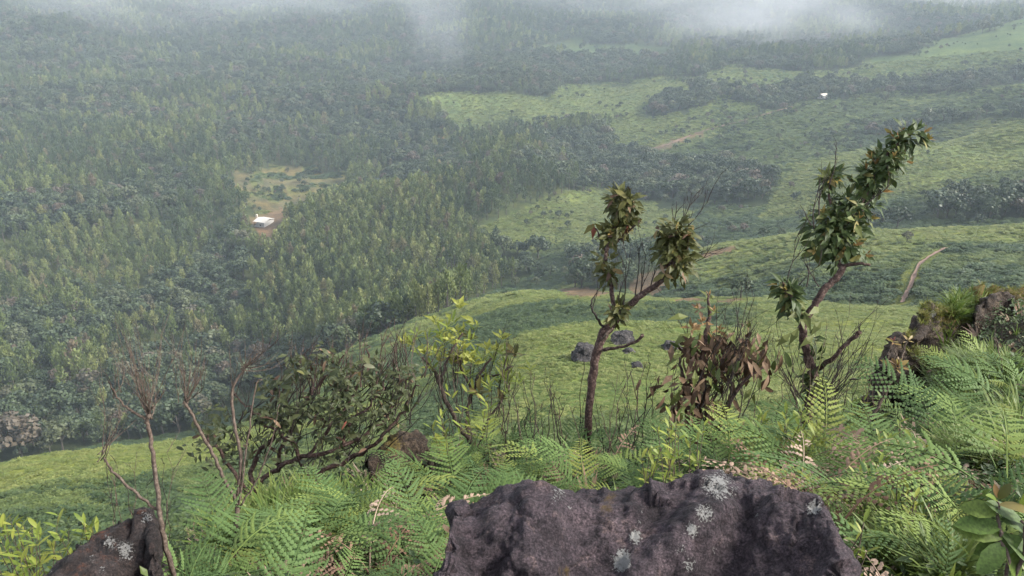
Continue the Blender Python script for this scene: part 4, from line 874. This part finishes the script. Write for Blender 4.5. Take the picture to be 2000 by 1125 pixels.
for k in range(2700):
    a = random.uniform(0, 6.28); q = math.sqrt(random.random()) * (.68 + .55 * mnoise.noise(Vector((math.cos(a) * 2.6, math.sin(a) * 2.6, 3.1)))  + .25 * mnoise.noise(Vector((math.cos(a) * 7, math.sin(a) * 7, 8.2))) + .22); u = 635 + math.cos(a) * q * 190; v = 792 + math.sin(a) * q * 118 - (u - 620) * .17
    if mnoise.noise(Vector((u / 38, v / 30, 1.7))) < -.16: continue
    if random.random() < .10: u, v = random.gauss(425, 28), random.gauss(855, 30)
    if u < 560 and v < 735: continue
    if v > 865 and u > 480 and random.random() < .5: continue
    p = P(u, v, D + random.gauss(0, .28)); d = Vector((random.gauss(0, 1), random.gauss(-.3, .8), random.gauss(-.15, .6))); L = random.uniform(.045, .098)
    m = 'darkleaf' if random.random() < .72 else 'deadleaf' if random.random() < .75 else 'leather_warm' if random.random() < .93 else 'redleaf'
    if k % 8 == 0 and nl < 290: put_leaf(t4, m, p, d, L, Vector((random.gauss(0, .6), -.5, 1))); nl += 1
    else:
        d.normalize(); z = Vector((random.gauss(0, .6), -.5, 1)); x = d.cross(z).normalized(); n0 = len(sl4.v); zz = x.cross(d)
        sl4.v += [p, p + d * L * .45 + x * L * .19 + zz * L * .04, p + d * L * .5, p + d * L * .45 - x * L * .19 + zz * L * .04, p + d * L - zz * L * .2]; sl4.f += [(n0, n0 + 1, n0 + 2), (n0, n0 + 2, n0 + 3), (n0 + 1, n0 + 4, n0 + 2), (n0 + 3, n0 + 2, n0 + 4)]
for k in range(34):
    u = random.uniform(520, 830); v = 735 - (u - 560) * .16; bare(t4, u, v + 45, D + random.uniform(-.3, .3), u + random.gauss(12, 26), v - random.uniform(0, 45), 1.5, 2, mat=random.choice(('bark', 'twig', 'palestem')), dz=random.uniform(-.2, .2))
lf = sl4.build('leaf_mass', M['darkleaf'], t4); lf['kind'] = 'stuff'
for u, v in ((770, 690), (735, 680), (655, 712)): bare(t4, u, v + 50, D, u + random.uniform(-12, 12), v - 18, 1.8, 2, mat='bark')

# --- yellow-green shrub
random.seed(15); D = 6.6
g = gpx(925, 870, D); t5 = thing('leafy_shrub', ground_at(925, 870, D), 'thin pale-stemmed shrub with bright yellow-green leaf tufts', 'shrub')
for px in ([(*g, 5), (920, 865, D, 4.5), (895, 830, D, 4.5), (875, 790, D, 4.5), (860, 755, D, 4), (848, 725, D, 3.5), (825, 695, D, 2)],
           [(*g, 5), (915, 850, D, 4), (912, 800, D + .1, 4), (925, 765, D + .1, 3.5), (935, 735, D + .1, 3), (960, 700, D + .1, 2)],
           [(860, 755, D, 3), (868, 720, D - .1, 3), (880, 690, D - .1, 2.5), (905, 650, D - .1, 1.5)], [(925, 765, D + .1, 3), (900, 720, D + .05, 2.5), (905, 680, D, 1.5)],
           [(935, 735, D + .1, 2.5), (975, 730, D, 2), (1000, 715, D, 1.3)], [(*g, 3), (950, 830, D, 2.5), (985, 770, D, 2), (1000, 735, D, 1)]):
    limb(t5, 'stem', px, M['palestem'], 6, 5, .1, .01)
for k in range(40):
    u = random.uniform(815, 1010); v = random.uniform(660, 790); bare(t5, u * .8 + 184, v + 60, D + random.uniform(-.2, .2), u, v - 10, 1.1, 1, mat=random.choice(('palestem', 'twig')))
for u, v in [(905, 645), (880, 655), (920, 665), (865, 672), (835, 660), (818, 690), (845, 690), (808, 675), (895, 690), (940, 700), (965, 705), (990, 712), (950, 730), (1000, 735), (975, 745), (815, 655), (930, 690), (875, 640), (900, 710), (985, 690), (955, 755), (860, 650), (925, 640), (845, 720), (910, 730)] + [(random.gauss(955, 32), random.gauss(735, 28)) for _ in range(14)] + [(random.gauss(900, 26), random.gauss(668, 22)) for _ in range(9)] + [(random.gauss(840, 22), random.gauss(685, 20)) for _ in range(8)] + [(random.gauss(905, 40), random.gauss(690, 34)) for _ in range(10)]:
    p = P(u, v, D + random.uniform(-.2, .2)); mt = 'sprout' if random.random() < .86 else 'leather_warm'; ax = Vector((random.gauss(0, .35), random.gauss(0, .3), 1))
    for k in range(7):
        s = Quaternion((0, 0, 1), k * 2.4) @ Vector((1, 0, 0)); put_leaf(t5, mt, p + ax * (k * .008 - .03), s * random.uniform(.5, 1) + ax * random.uniform(.2, .9), random.uniform(.07, .12))

# --- bare saplings, left
random.seed(16)
def sapling(label, stems, fans, d, base):
    t = thing('bare_sapling', ground_at(base[0], base[1], d), label, 'sapling'); g = gpx(base[0], base[1], d)
    for i, px in enumerate(stems): limb(t, 'stem' if i == 0 else 'branch', ([(*g, px[0][2])] if i == 0 else []) + [(u, v, d + dz_, r) for (u, v, r), dz_ in zip(px, np.linspace(0, random.uniform(-.15, .15), len(px)))], M['palestem'], 6, 5, .08, .004)
    for (u, v, n, u0, u1, v0, v1) in fans:
        for k in range(n):
            tu = random.uniform(u0, u1); tv = random.uniform(v0, v1) + abs(tu - u) * .25
            bare(t, u + random.gauss(0, 4), v + random.uniform(-12, 8), d, tu, tv, 1.15, 1, mat='palestem', spread=.4, up=.5, dz=random.uniform(-.25, .25))
sapling('tall bare sapling with a fan of leafless twigs at the far left', [[(338, 1118, 5), (322, 1060, 5), (312, 1000, 4.6), (304, 930, 4.2), (294, 860, 4), (287, 825, 4), (292, 810, 3.5)], [(312, 1000, 3), (280, 975, 2.8), (245, 945, 2.6), (215, 915, 2.2), (203, 895, 1.8)], [(290, 825, 3), (270, 808, 2.6), (245, 795, 2.2), (225, 770, 1.8), (212, 745, 1)]],
        [(292, 812, 20, 225, 345, 645, 745), (203, 895, 7, 170, 245, 795, 850), (225, 772, 4, 205, 250, 700, 745)], 3.4, (340, 1130))
sapling('bare forked sapling with leafless twigs in front of the dark shrub', [[(462, 1030, 4.5), (464, 980, 4.5), (468, 930, 4), (470, 890, 3.5), (463, 850, 3.2), (455, 800, 3), (453, 765, 3), (468, 735, 2.6), (490, 700, 1.8)], [(464, 985, 3), (440, 940, 3.4), (415, 885, 3.2), (388, 835, 3), (370, 800, 2.8), (358, 785, 2.2)], [(466, 990, 2.2), (478, 900, 1.8), (490, 820, 1.6), (500, 750, 1.4), (512, 742, 1)], [(468, 990, 1.8), (505, 930, 1.5), (530, 860, 1.2), (545, 790, .8)]],
        [(362, 792, 16, 325, 420, 660, 745), (475, 725, 10, 460, 560, 660, 715), (458, 770, 3, 440, 470, 690, 730)], 4.2, (462, 1050))
# --- leaning stem with orange rosette
random.seed(17); D = 5.4
g = gpx(1680, 850, D); t6 = thing('budding_stem', ground_at(1680, 850, D), 'leaning brown stem tipped with an orange leaf rosette beside the crag', 'shrub')
limb(t6, 'stem', [(*g, 4), (1680, 845, D, 4), (1705, 810, D, 4), (1728, 772, D, 3.4), (1742, 740, D, 3), (1760, 700, D, 2), (1772, 665, D, 1.4)], M['palestem'], 6)
rosette(t6, P(1752, 716, D), Vector((.1, -.2, 1)), .11, 11, 'young', 'young', .3); rosette(t6, P(1774, 664, D), Vector((.2, -.2, 1)), .07, 6, 'young', None, .3); rosette(t6, P(1745, 668, D), Vector((-.2, -.2, 1)), .07, 6, 'young', 'redleaf', .3); limb(t6, 'twig', [(1755, 710, D, 1.5), (1748, 690, D, 1.3), (1746, 672, D, 1)], M['palestem'], 5)
for k in range(4): bare(t6, 1700 + 8 * k, 815 - 12 * k, D, 1690 + 20 * k, 770 - 20 * k, 1, 1, mat='palestem')

# ------------------------------------------------------------------ ferns
def frond_mesh(mat, k, stipe=.34, a0=12, a1=108, npair=15, width=.30, curl=0.0, messy=0.0):
    random.seed(500 + k); mb = MB(); n = 26; pts = []; p = Vector((0, 0, 0))
    for i in range(n + 1):
        t = i / n; a = R(a0 + (a1 - a0) * t ** .8 + random.uniform(-3, 3)); pts.append(p.copy()); p = p + Vector((0, math.sin(a), math.cos(a))) / n
    mb.tube(pts, [.0075 * (1 - .8 * i / n) for i in range(n + 1)], 4)
    def at(t):
        q = t * n; i = min(int(q), n - 1); return pts[i].lerp(pts[i + 1], q - i), (pts[i + 1] - pts[i]).normalized()
    for i in range(npair):
        f = i / (npair - 1); t = stipe + (1 - stipe) * f * .985; c0, d = at(t); nrm = Vector((1, 0, 0)).cross(d)
        Lp = width * ((1 - f) ** .75) * (0.78 + .22 * min(1, f * 5)) + .012
        for s in (-1, 1):
            if random.random() < messy * .3: continue
            Lp_ = Lp; Lp = Lp * random.uniform(.82, 1.08) * (1 - messy * random.random() * .5)
            ax = (Vector((s, 0, 0)) * .86 + d * (.42 + .3 * f + random.gauss(0, .09)) + nrm * (random.uniform(-.16, .16) + messy * random.gauss(-.2, .5))).normalized(); side = nrm.cross(ax).normalized()
            m = max(2, int(Lp / .026)); q0 = c0; prev = c0
            for j in range(m + 1):
                g_ = j / m; dr = d * (.16 * g_ * g_ * Lp) + nrm * (-.24 * g_ * g_ * Lp) + Vector((0, 0, curl * g_ * g_ * Lp)); c1 = c0 + ax * Lp * g_ + dr
                if j:
                    pl = .0158 * (1 - g_) ** .45 * (Lp / width) ** .4 + .004; w_ = Lp / m * .58
                    for s2 in (-1, 1):
                        e = (side * s2 + ax * .35 - nrm * .18 * random.uniform(.2, 1.6)).normalized()
                        mb.quad(c1 - ax * w_, c1 + ax * w_ * .9, c1 + e * pl + ax * w_ * .35, c1 + e * pl * .8 - ax * w_ * .55)
                prev = c1
            Lp = Lp_
    return mb.data('frond', mat)
FROND = [frond_mesh(M['fern'], k, st, a0, a1, np_, wd) for k, (st, a0, a1, np_, wd) in enumerate(((.34, 8, 112, 14, .29), (.30, 18, 125, 15, .24), (.38, 5, 104, 13, .31), (.32, 22, 138, 15, .26), (.36, 26, 112, 14, .28)))]
DFROND = [frond_mesh(M['fern_dead'], 20 + k, .34, a0, a1, 14, .24, -.6, 1.0) for k, (a0, a1) in enumerate(((20, 140), (40, 160), (10, 120), (60, 130)))]
def fern(p, size, nf, dead=False, phase=None, lean=0.0):
    t = thing('withered_fern' if dead else 'fern', p, 'x', 'fern'); ph = random.uniform(0, 6.28) if phase is None else phase
    for k in range(nf):
        o = link('frond', random.choice(DFROND if dead else FROND), t); s = size * random.uniform(.75, 1.15)
        o.rotation_euler = (random.gauss(0, .22), random.gauss(0, .22), ph + k * 6.28 / nf + random.gauss(0, .35)); o.scale = (s, s, s)
    return t
FERN_POLY = [(330,1125),(330,1060),(420,1030),(520,1010),(640,975),(760,960),(830,880),(950,850),(1150,850),(1250,840),(1430,800),(1600,810),(1700,770),(1840,710),(1880,650),(2000,600),(2000,1000),(1930,960),(1860,1090),(1700,1090),(1600,965),(1440,905),(1250,920),(1060,940),(930,968),(880,1010),(860,1125)]
random.seed(18); ferns = []; tries = 0; taken_px = []
dead = []
for u, v, s, n in ((780, 905, .34, 4), (820, 940, .3, 3), (740, 1005, .34, 3), (720, 1040, .3, 4), (1190, 865, .3, 3), (1560, 920, .36, 5), (1590, 960, .34, 5), (1620, 940, .34, 5), (1640, 1000, .34, 5), (1610, 1030, .3, 4), (1660, 1050, .32, 4), (1800, 880, .34, 5), (1830, 900, .3, 4), (1720, 915, .3, 3), (1940, 830, .28, 3), (1535, 905, .30, 5), (1575, 930, .30, 6), (1605, 985, .28, 5), (1640, 960, .28, 5), (1555, 945, .26, 5), (1625, 1010, .26, 5), (1650, 1030, .25, 4), (1600, 915, .28, 5), (1520, 890, .26, 4), (1810, 865, .34, 5), (1815, 1115, .25, 4), (1930, 1118, .25, 4), (700, 1085, .28, 4)):
    p = hit(u, v, .36); t = fern(p, s * 2.1, n + 5, True); taken_px.append((u, v)); dead.append((u, v, t))
while len(ferns) < 105 and tries < 8000:
    tries += 1; u = random.uniform(300, 2000); v = random.uniform(690, 1125)
    if not bool(inpoly(np.array([u]), np.array([v]), FERN_POLY)[0]): continue
    if 480 < u < 700 and 940 < v < 1010 and random.random() < .8: continue
    if 1790 < u < 1940 and 700 < v < 780: continue
    if bool(inpoly(np.array([u]), np.array([v]), [(1500,880),(1660,890),(1700,1000),(1690,1085),(1600,1060)])[0]): continue
    p = hit(u, v, .30); dep = p.y * CP - p.z * SP
    if dep > 8.5: continue
    if any(abs(u - a) < 225 / dep and abs(v - b) < 120 / dep for a, b in taken_px): continue
    if 850 < u < 1680 and p.y < 2.75: continue
    taken_px.append((u, v)); ferns.append((u, v, fern(p, random.choice((.42, .5, .58, .66, .78)) * random.uniform(.9, 1.1) * (1 if dep > 3.2 else .82), random.randint(4, 6))))
ORD = ['leftmost', 'second', 'third', 'fourth', 'fifth', 'sixth', 'seventh', 'eighth', 'ninth', 'tenth', 'eleventh', 'twelfth', 'thirteenth', 'fourteenth', 'fifteenth', 'sixteenth', 'seventeenth', 'eighteenth', 'nineteenth', 'twentieth']
def number(items, zones, noun, group):
    bz = {}
    for u, v, t in items:
        z = next(nm for nm, test in zones if test(u, v)); bz.setdefault(z, []).append((u, v, t))
    for z, L in bz.items():
        L.sort(key=lambda q: q[0]); n = len(L)
        for i, (u, v, t) in enumerate(L):
            if n == 1: s = f'only {noun} {z}'
            elif i == n - 1: s = f'rightmost {noun} {z}'
            elif i == 0: s = f'leftmost {noun} {z}'
            else: s = f'{ORD[i] if i < 20 else str(i + 1) + ("st" if i % 10 == 0 else "nd" if i % 10 == 1 else "rd" if i % 10 == 2 else "th")} {noun} from the left {z}'
            t['label'] = s; t['group'] = group
FZ = [('along the bottom edge, left of the purple boulder', lambda u, v: u < 900 and v > 1050), ('in the patch left of the purple boulder', lambda u, v: u < 900 and v > 985), ('above the patch left of the boulder', lambda u, v: u < 900),
      ('in the row touching the purple boulder', lambda u, v: u < 1450 and v > 905), ('in the back row behind the boulder', lambda u, v: u < 1450),
      ('low on the right, below the withered brown fronds', lambda u, v: v > 1000), ('on the right bank, third row up', lambda u, v: v > 900), ('on the right bank, second row down', lambda u, v: v > 800), ('at the top of the right bank', lambda u, v: True)]
number(ferns, FZ, 'green fern', 'green ferns on the near bank')
number(dead, [('left of the purple boulder', lambda u, v: u < 1000), ('behind the purple boulder', lambda u, v: u < 1300), ('right of the purple boulder', lambda u, v: u < 1700), ('at the right of the bank', lambda u, v: True)], 'withered brown fern', 'withered ferns on the near bank')

# ------------------------------------------------------------------ leafy sprouts
def sprout(u, v, d, hpx, n=5, mat='sprout', Lpx=26, name='leafy_sprout', lean=(0, 0)):
    g = ground_at(u, v, d); root = thing(name, g, 'x', 'plant'); top = P(u, v - hpx, d)
    for s in range(n):
        tp = top + Vector((random.gauss(0, 1), random.gauss(0, 1), random.gauss(0, .6))) * hpx * .38 * d / FPX; b = g + Vector((random.gauss(0, .04), random.gauss(0, .04), 0))
        pts = smoothline([b, b.lerp(tp, .5) + rvec() * .03, tp], 3); mb = MB(); mb.tube(pts, [.004 * (1 - .6 * i / (len(pts) - 1)) for i in range(len(pts))], 4); mb.build('stem', M['palestem'], root)
        for k in range(11):
            f = .55 + .45 * k / 10; p = pts[min(len(pts) - 1, int(f * (len(pts) - 1)))].lerp(tp, max(0, (f - .8) * 3)); s_ = Quaternion((0, 0, 1), k * 2.4 + s) @ Vector((1, 0, 0))
            put_leaf(root, mat, p, s_ * (1.1 - .6 * f) + Vector((0, 0, .25 + .5 * f * random.random())), Lpx * d / FPX * random.uniform(.7, 1.2), Vector((0, 0, 1)), wx=1.25)
    return root
random.seed(19); sp = []
for u, v, d, h, n, L in ((25, 1110, 3.9, 60, 7, 30), (60, 1090, 4.1, 60, 6, 28), (130, 1085, 4.2, 50, 6, 28), (165, 1075, 4.3, 40, 5, 26), (5, 1060, 4.2, 40, 5, 28), (1545, 870, 5.2, 60, 6, 26), (1590, 875, 5.0, 60, 6, 26), (1565, 900, 4.7, 40, 5, 24), (1745, 930, 4.2, 60, 5, 24), (1775, 915, 4.3, 50, 5, 24), (1715, 965, 3.7, 50, 5, 26), (1680, 970, 3.7, 40, 4, 24), (1755, 990, 3.3, 50, 4, 26),
                        (1310, 905, 4.0, 50, 5, 26), (1350, 895, 4.2, 50, 5, 26), (1275, 910, 4.0, 40, 4, 24), (870, 880, 5.6, 50, 5, 24), (935, 820, 6.2, 70, 4, 22), (1560, 1090, 2.7, 60, 4, 30), (1640, 1100, 2.6, 60, 4, 30), (1480, 850, 5.4, 40, 4, 22), (1700, 830, 5.6, 40, 4, 22), (1800, 1020, 3.1, 40, 3, 26)):
    sp.append((u, v, sprout(u, v, d, h, n, 'sprout', L)))
number(sp, [('in the lower left corner', lambda u, v: u < 300), ('among the ferns behind the boulder', lambda u, v: u < 1500), ('on the right bank above the boulder', lambda u, v: v < 920), ('low on the right beside the boulder', lambda u, v: True)], 'yellow-green leafy sprout', 'yellow-green sprouts on the near bank')
def broad_plant():
    d = 2.5; g = gpx(1965, 1130, d); t = thing('broad_leaved_plant', ground_at(1965, 1130, d), 'broad-leaved plant with a red stem in the lower right corner', 'plant')
    limb(t, 'stem', [(*g, 4), (1968, 1110, d, 4), (1955, 1060, d, 3.5), (1950, 1010, d, 3), (1948, 975, d, 2)], M['palestem'], 6); limb(t, 'stem', [(*g, 4), (2000, 1080, d, 4), (1998, 1020, d - .05, 3)], M['palestem'], 6)
    for u, v, dx, dz, L, m in ((1950, 975, .2, .9, 40, 'leather_warm'), (1950, 980, -.6, .6, 60, 'sprout'), (1950, 985, .7, .3, 60, 'leather_warm'), (1952, 1000, -1, .05, 70, 'under'), (1955, 1015, .9, -.1, 70, 'under'), (1955, 1030, -1, .1, 85, 'under'), (1958, 1045, .8, -.5, 100, 'under'), (1958, 1050, -.9, .25, 90, 'under'), (1962, 1070, .6, -.7, 100, 'under'), (1998, 1020, -.6, .4, 80, 'under'), (1998, 1020, .8, .2, 80, 'under'), (1995, 1050, -.7, -.4, 90, 'under'), (1990, 1000, .1, .9, 60, 'sprout'), (1960, 1060, -.7, -.5, 80, 'under'), (1948, 972, -.3, .9, 30, 'young')):
        put_leaf(t, m, P(u, v, d), Vector((dx, random.uniform(-.5, .2), dz)), L * d / FPX, Vector((0, -.5, 1)), wx=1.2)
LEAF['under'] = [leaf_mesh(M['under_big'], 40 + k, .2, .3, 7) for k in range(4)]
random.seed(20); broad_plant()

# ------------------------------------------------------------------ thin dead stems
random.seed(21); st = []
def dead_stem(u, v, h, d):
    g = ground_at(u, v, d); t = link('dead_stem'); t.location = g; tag(t, 'x', 'twig'); top = P(u + random.gauss(0, 34), v - h, d + random.uniform(-.1, .1)); b = g - Vector((0, 0, .02))
    mb = MB(); n = 7; pts = [b.lerp(top, i / n) + rvec() * .022 * (i > 0) for i in range(n + 1)]; r0 = random.uniform(1.0, 1.7) * d / FPX; mb.tube(pts, [r0 * (1 - .7 * i / n) for i in range(n + 1)], 4); m = random.choice(('twig', 'twig', 'bark', 'palestem')); mb.build('stem', M[m], t)
    for k in range(random.randint(2, 4)):
        i = random.randint(3, n); mb = MB(); dd = (top - b).normalized() + rvec() * .7; twiggy(mb, pts[i], dd, h * .3 * d / FPX * random.uniform(.5, 1.2), r0 * .55, 1); mb.build('twig', M[m], t)
    return t
for k in range(72):
    z = k % 13
    if z < 6: u, v, d = random.uniform(1010, 1340), random.uniform(820, 850), random.uniform(5.6, 6.6)
    elif z < 9: u, v, d = random.uniform(1430, 1720), random.uniform(790, 830), random.uniform(5.8, 6.8)
    elif z < 11: u, v, d = random.uniform(190, 330), random.uniform(1000, 1030), random.uniform(4.6, 5.4)
    elif z < 12: u, v, d = random.uniform(860, 1000), random.uniform(820, 860), random.uniform(6, 6.8)
    else: u, v, d = random.uniform(1940, 2000), random.uniform(690, 720), random.uniform(6, 7)
    st.append((u, v, dead_stem(u, v, random.uniform(30, 130), d)))
number(st, [('beside the rust-brown boulder', lambda u, v: u < 400), ('under the yellow-green shrub', lambda u, v: u < 1005), ('around the middle crooked tree', lambda u, v: u < 1345), ('around the leaning tree', lambda u, v: u < 1800), ('at the right edge', lambda u, v: True)], 'thin dark dead stem', 'thin dead stems on the near bank')

# ------------------------------------------------------------------ grass and undergrowth
def tuft_mesh(mat, k, n, h, spread, w_=.012, arch=.5):
    random.seed(600 + k); mb = MB()
    for i in range(n):
        a = random.uniform(0, 6.28); d = Vector((math.cos(a), math.sin(a), 0)); s = Vector((-d.y, d.x, 0)); b = d * random.uniform(0, .06); L = h * random.uniform(.55, 1.1); ar = arch * random.uniform(.3, 1.4); prev = None
        for j in range(4):
            t = j / 3; c0 = b + d * L * (spread * t + ar * t * t * .6) + Vector((0, 0, L * (t - ar * .45 * t * t))); ww = w_ * (1 - t) ** .7 + .001
            row = (c0 - s * ww, c0 + s * ww)
            if prev: mb.quad(prev[0], prev[1], row[1], row[0])
            prev = row
    return mb.data('tuft', mat)
def herb_mesh(mat, k, n=26):
    random.seed(700 + k); mb = MB()
    for i in range(n):
        a = random.uniform(0, 6.28); d = Vector((math.cos(a), math.sin(a), random.uniform(-.1, .8))).normalized(); p = Vector((random.gauss(0, .07), random.gauss(0, .07), random.uniform(.02, .2))); L = random.uniform(.03, .065); s = d.cross(Vector((0, 0, 1))).normalized() * L * .28
        s3 = Vector((0, 0, L * .1)); mb.v += [p, p + d * L * .5 - s, p + d * L * .55 - s3, p + d * L * .5 + s, p + d * L]; n0 = len(mb.v) - 5; mb.f += [(n0, n0 + 1, n0 + 2), (n0, n0 + 2, n0 + 3), (n0 + 1, n0 + 4, n0 + 2), (n0 + 3, n0 + 2, n0 + 4)]
    return mb.data('herb', mat)
def near_scatter(name, protos, polys, n, label, cat, smin, smax, off=0.0, tilt=.15, rmax=12):
    pts = []
    for k in range(n * 6):
        if len(pts) >= n: break
        po = random.choice(polys); us = [q[0] for q in po]; vs = [q[1] for q in po]; u = random.uniform(min(us), max(us)); v = random.uniform(min(vs), max(vs))
        if not bool(inpoly(np.array([u]), np.array([v]), po)[0]): continue
        p = hit(u, v, off)
        if p.xy.length < rmax and not (860 < u < 1680 and p.y < 2.6): pts.append(p)
    m = len(pts); scatter(name, protos, np.array([tuple(p) for p in pts]), rng.uniform(0, 6.28, m), rng.uniform(smin, smax, m), rng.integers(0, len(protos), m), label, cat, tilt=rng.normal(0, tilt, (m, 2)))
random.seed(22)
GT = [tuft_mesh(M['grass'], k, 20, .27, .35, .009, .9) for k in range(4)]; MT = [tuft_mesh(M['mossgrass'], 10 + k, 22, .14, .5, .007) for k in range(3)]; HB = [herb_mesh(M['under'], k) for k in range(4)] 
near_scatter('grass', GT, [[(400,1060),(480,1000),(640,960),(760,960),(700,1020),(560,1040)], [(1790,720),(1850,690),(1930,690),(1990,720),(1900,790),(1800,770)], [(1500,1125),(1620,1060),(1800,1050),(1900,1100),(1900,1125)], [(1850,900),(2000,780),(2000,900)]], 620, 'long green grass growing between the ferns', 'grass', .6, 1.15, .1)
def on_rock(name, o, protos, test, n, smin, smax, label, cat):
    me = o.data; co = np.empty(len(me.vertices) * 3); me.vertices.foreach_get('co', co); co = co.reshape(-1, 3) + np.array(o.location); nn = np.empty(len(me.vertices) * 3); me.vertices.foreach_get('normal', nn); nn = nn.reshape(-1, 3)
    u, v, d = project(co[:, 0], co[:, 1], co[:, 2]); ii = np.nonzero(test(u, v, nn))[0]; ii = rng.choice(ii, min(n, len(ii)), replace=False)
    scatter(name, protos, co[ii] - nn[ii] * .02, rng.uniform(0, 6.28, len(ii)), rng.uniform(smin, smax, len(ii)), rng.integers(0, len(protos), len(ii)), label, cat, tilt=rng.normal(0, .3, (len(ii), 2)))
on_rock('crag_moss', bpy.data.objects['crag'], MT, lambda u, v, nn: (nn[:, 2] > .25) & (u > 1770) & (u < 2100) & ((fbm(u / 30, v / 30, 7, 2) > .42) | (u > 1850)), 900, .25, .55, 'tufts of yellow moss and grass rooted on the dark crag', 'moss')
near_scatter('yellow_moss', MT, [[(1800,600),(1870,570),(1960,545),(2000,540),(2000,590),(1880,640),(1800,650)], [(700,900),(790,860),(800,900),(730,920)]], 380, 'yellow moss and short dry grass on the crag', 'moss', .7, 1.3, .0)
on_rock('bank_grass', bpy.data.objects['crag'], GT, lambda u, v, nn: (nn[:, 2] > .2) & (u > 1850) & (u < 2100) & (v > 585), 260, .5, .95, 'bright green grass spilling over the mossy right bank', 'grass')
xx, yy = jgrid(-7, 9, .8, 10, .15, .5); k_ = (np.hypot(xx, yy) > 2.3) & (np.hypot(xx, yy) < 10.5); xx, yy = xx[k_], yy[k_]
uu, vv, dd = project(xx, yy, H(xx, yy)); k_ = (uu > -150) & (uu < 2150) & (vv < 1500); xx, yy = xx[k_], yy[k_]; m_ = len(xx)
scatter('undergrowth', HB + [tuft_mesh(M['grass'], 30, 8, .2, .3), tuft_mesh(M['fern_dead'], 31, 7, .16, .7)], np.stack([xx, yy, H(xx, yy)], -1), rng.uniform(0, 6.28, m_), rng.uniform(.5, 1.1, m_), rng.choice(6, m_, p=[.17, .17, .17, .17, .10, .22]), 'low leafy undergrowth covering the near bank', 'plants', tilt=rng.normal(0, .2, (m_, 2)))

for (rn, mt), mb in LATE.items():
    o = mb.build('leaf_mass', M[mt], bpy.data.objects[rn]); o['kind'] = 'stuff'

# ------------------------------------------------------------------ the air
def haze():
    mb = MB(); mb.box((-7500, -7500, -420), (7500, 7500, 460))
    m = bpy.data.materials.new('haze_air'); m.use_nodes = True; t = m.node_tree; t.nodes.clear()
    o_ = t.nodes.new('ShaderNodeOutputMaterial'); pv = t.nodes.new('ShaderNodeVolumePrincipled')
    pv.inputs['Color'].default_value = (.74, .87, 1, 1); pv.inputs['Density'].default_value = 0.00015; pv.inputs['Anisotropy'].default_value = 0.0
    t.links.new(pv.outputs[0], o_.inputs['Volume'])
    o = mb.build('haze', m); tag(o, 'pale blue haze filling the valley air', 'haze', kind='stuff')
haze()
def mist(u, v, r, sx, sy, sz, dens, label, seed, lean=0.0):
    d = ray(u, v); k = r / math.hypot(d.x, d.y); c0 = d * k
    import bmesh
    bm = bmesh.new(); bmesh.ops.create_icosphere(bm, subdivisions=3, radius=1); me = bpy.data.meshes.new('mist'); bm.to_mesh(me); bm.free()
    m = bpy.data.materials.new('mist_air'); m.use_nodes = True; t = m.node_tree; t.nodes.clear()
    o_ = t.nodes.new('ShaderNodeOutputMaterial'); pv = t.nodes.new('ShaderNodeVolumePrincipled'); pv.inputs['Color'].default_value = (.95, .96, 1, 1)
    tc = t.nodes.new('ShaderNodeTexCoord'); nz = N(t, 'ShaderNodeTexNoise', i_Scale=1.7, i_Detail=4.0, i_Roughness=.6); mp = t.nodes.new('ShaderNodeMapping'); mp.inputs['Location'].default_value = (seed, seed * 2, 0)
    t.links.new(tc.outputs['Object'], mp.inputs[0]); t.links.new(mp.outputs[0], nz.inputs['Vector'])
    ln = N(t, 'ShaderNodeVectorMath', operation='LENGTH'); t.links.new(tc.outputs['Object'], ln.inputs[0])
    fo = N(t, 'ShaderNodeMapRange', i_1=1.0, i_2=.15); fo.interpolation_type = 'SMOOTHSTEP'; t.links.new(ln.outputs['Value'], fo.inputs[0])
    nr_ = N(t, 'ShaderNodeMapRange', i_1=.36, i_2=.72); t.links.new(nz.outputs[0], nr_.inputs[0])
    mu = N(t, 'ShaderNodeMath', operation='MULTIPLY'); t.links.new(fo.outputs[0], mu.inputs[0]); t.links.new(nr_.outputs[0], mu.inputs[1])
    m2 = N(t, 'ShaderNodeMath', operation='MULTIPLY', i_1=dens); t.links.new(mu.outputs[0], m2.inputs[0]); t.links.new(m2.outputs[0], pv.inputs['Density']); t.links.new(pv.outputs[0], o_.inputs['Volume'])
    me.materials.append(m); o = link('mist', me); o.location = c0; o.scale = (sx, sy, sz); o.rotation_euler = (0, lean, 0); tag(o, label, 'mist', kind='stuff')
mist(850, 20, 1250, 75, 90, 120, .0036, 'thin wisp of mist rising above the far wood', 1.7, R(-12))
mist(1500, 20, 1400, 260, 200, 125, .0048, 'pale bank of low cloud over the far slopes at upper right', 5.3)
mist(1150, -40, 1700, 320, 220, 95, .0034, 'faint veil of low cloud along the top of the valley', 8.1)
mist(250, -30, 1600, 380, 220, 110, .002, 'faint bluish mist over the far woods at upper left', 3.9)
mist(600, -20, 1750, 420, 260, 120, .0012, 'broad pale mist over the far woods left of the wisp', 6.6)
mist(1900, -30, 1900, 300, 240, 90, .003, 'thin mist above the far right hill', 2.4)
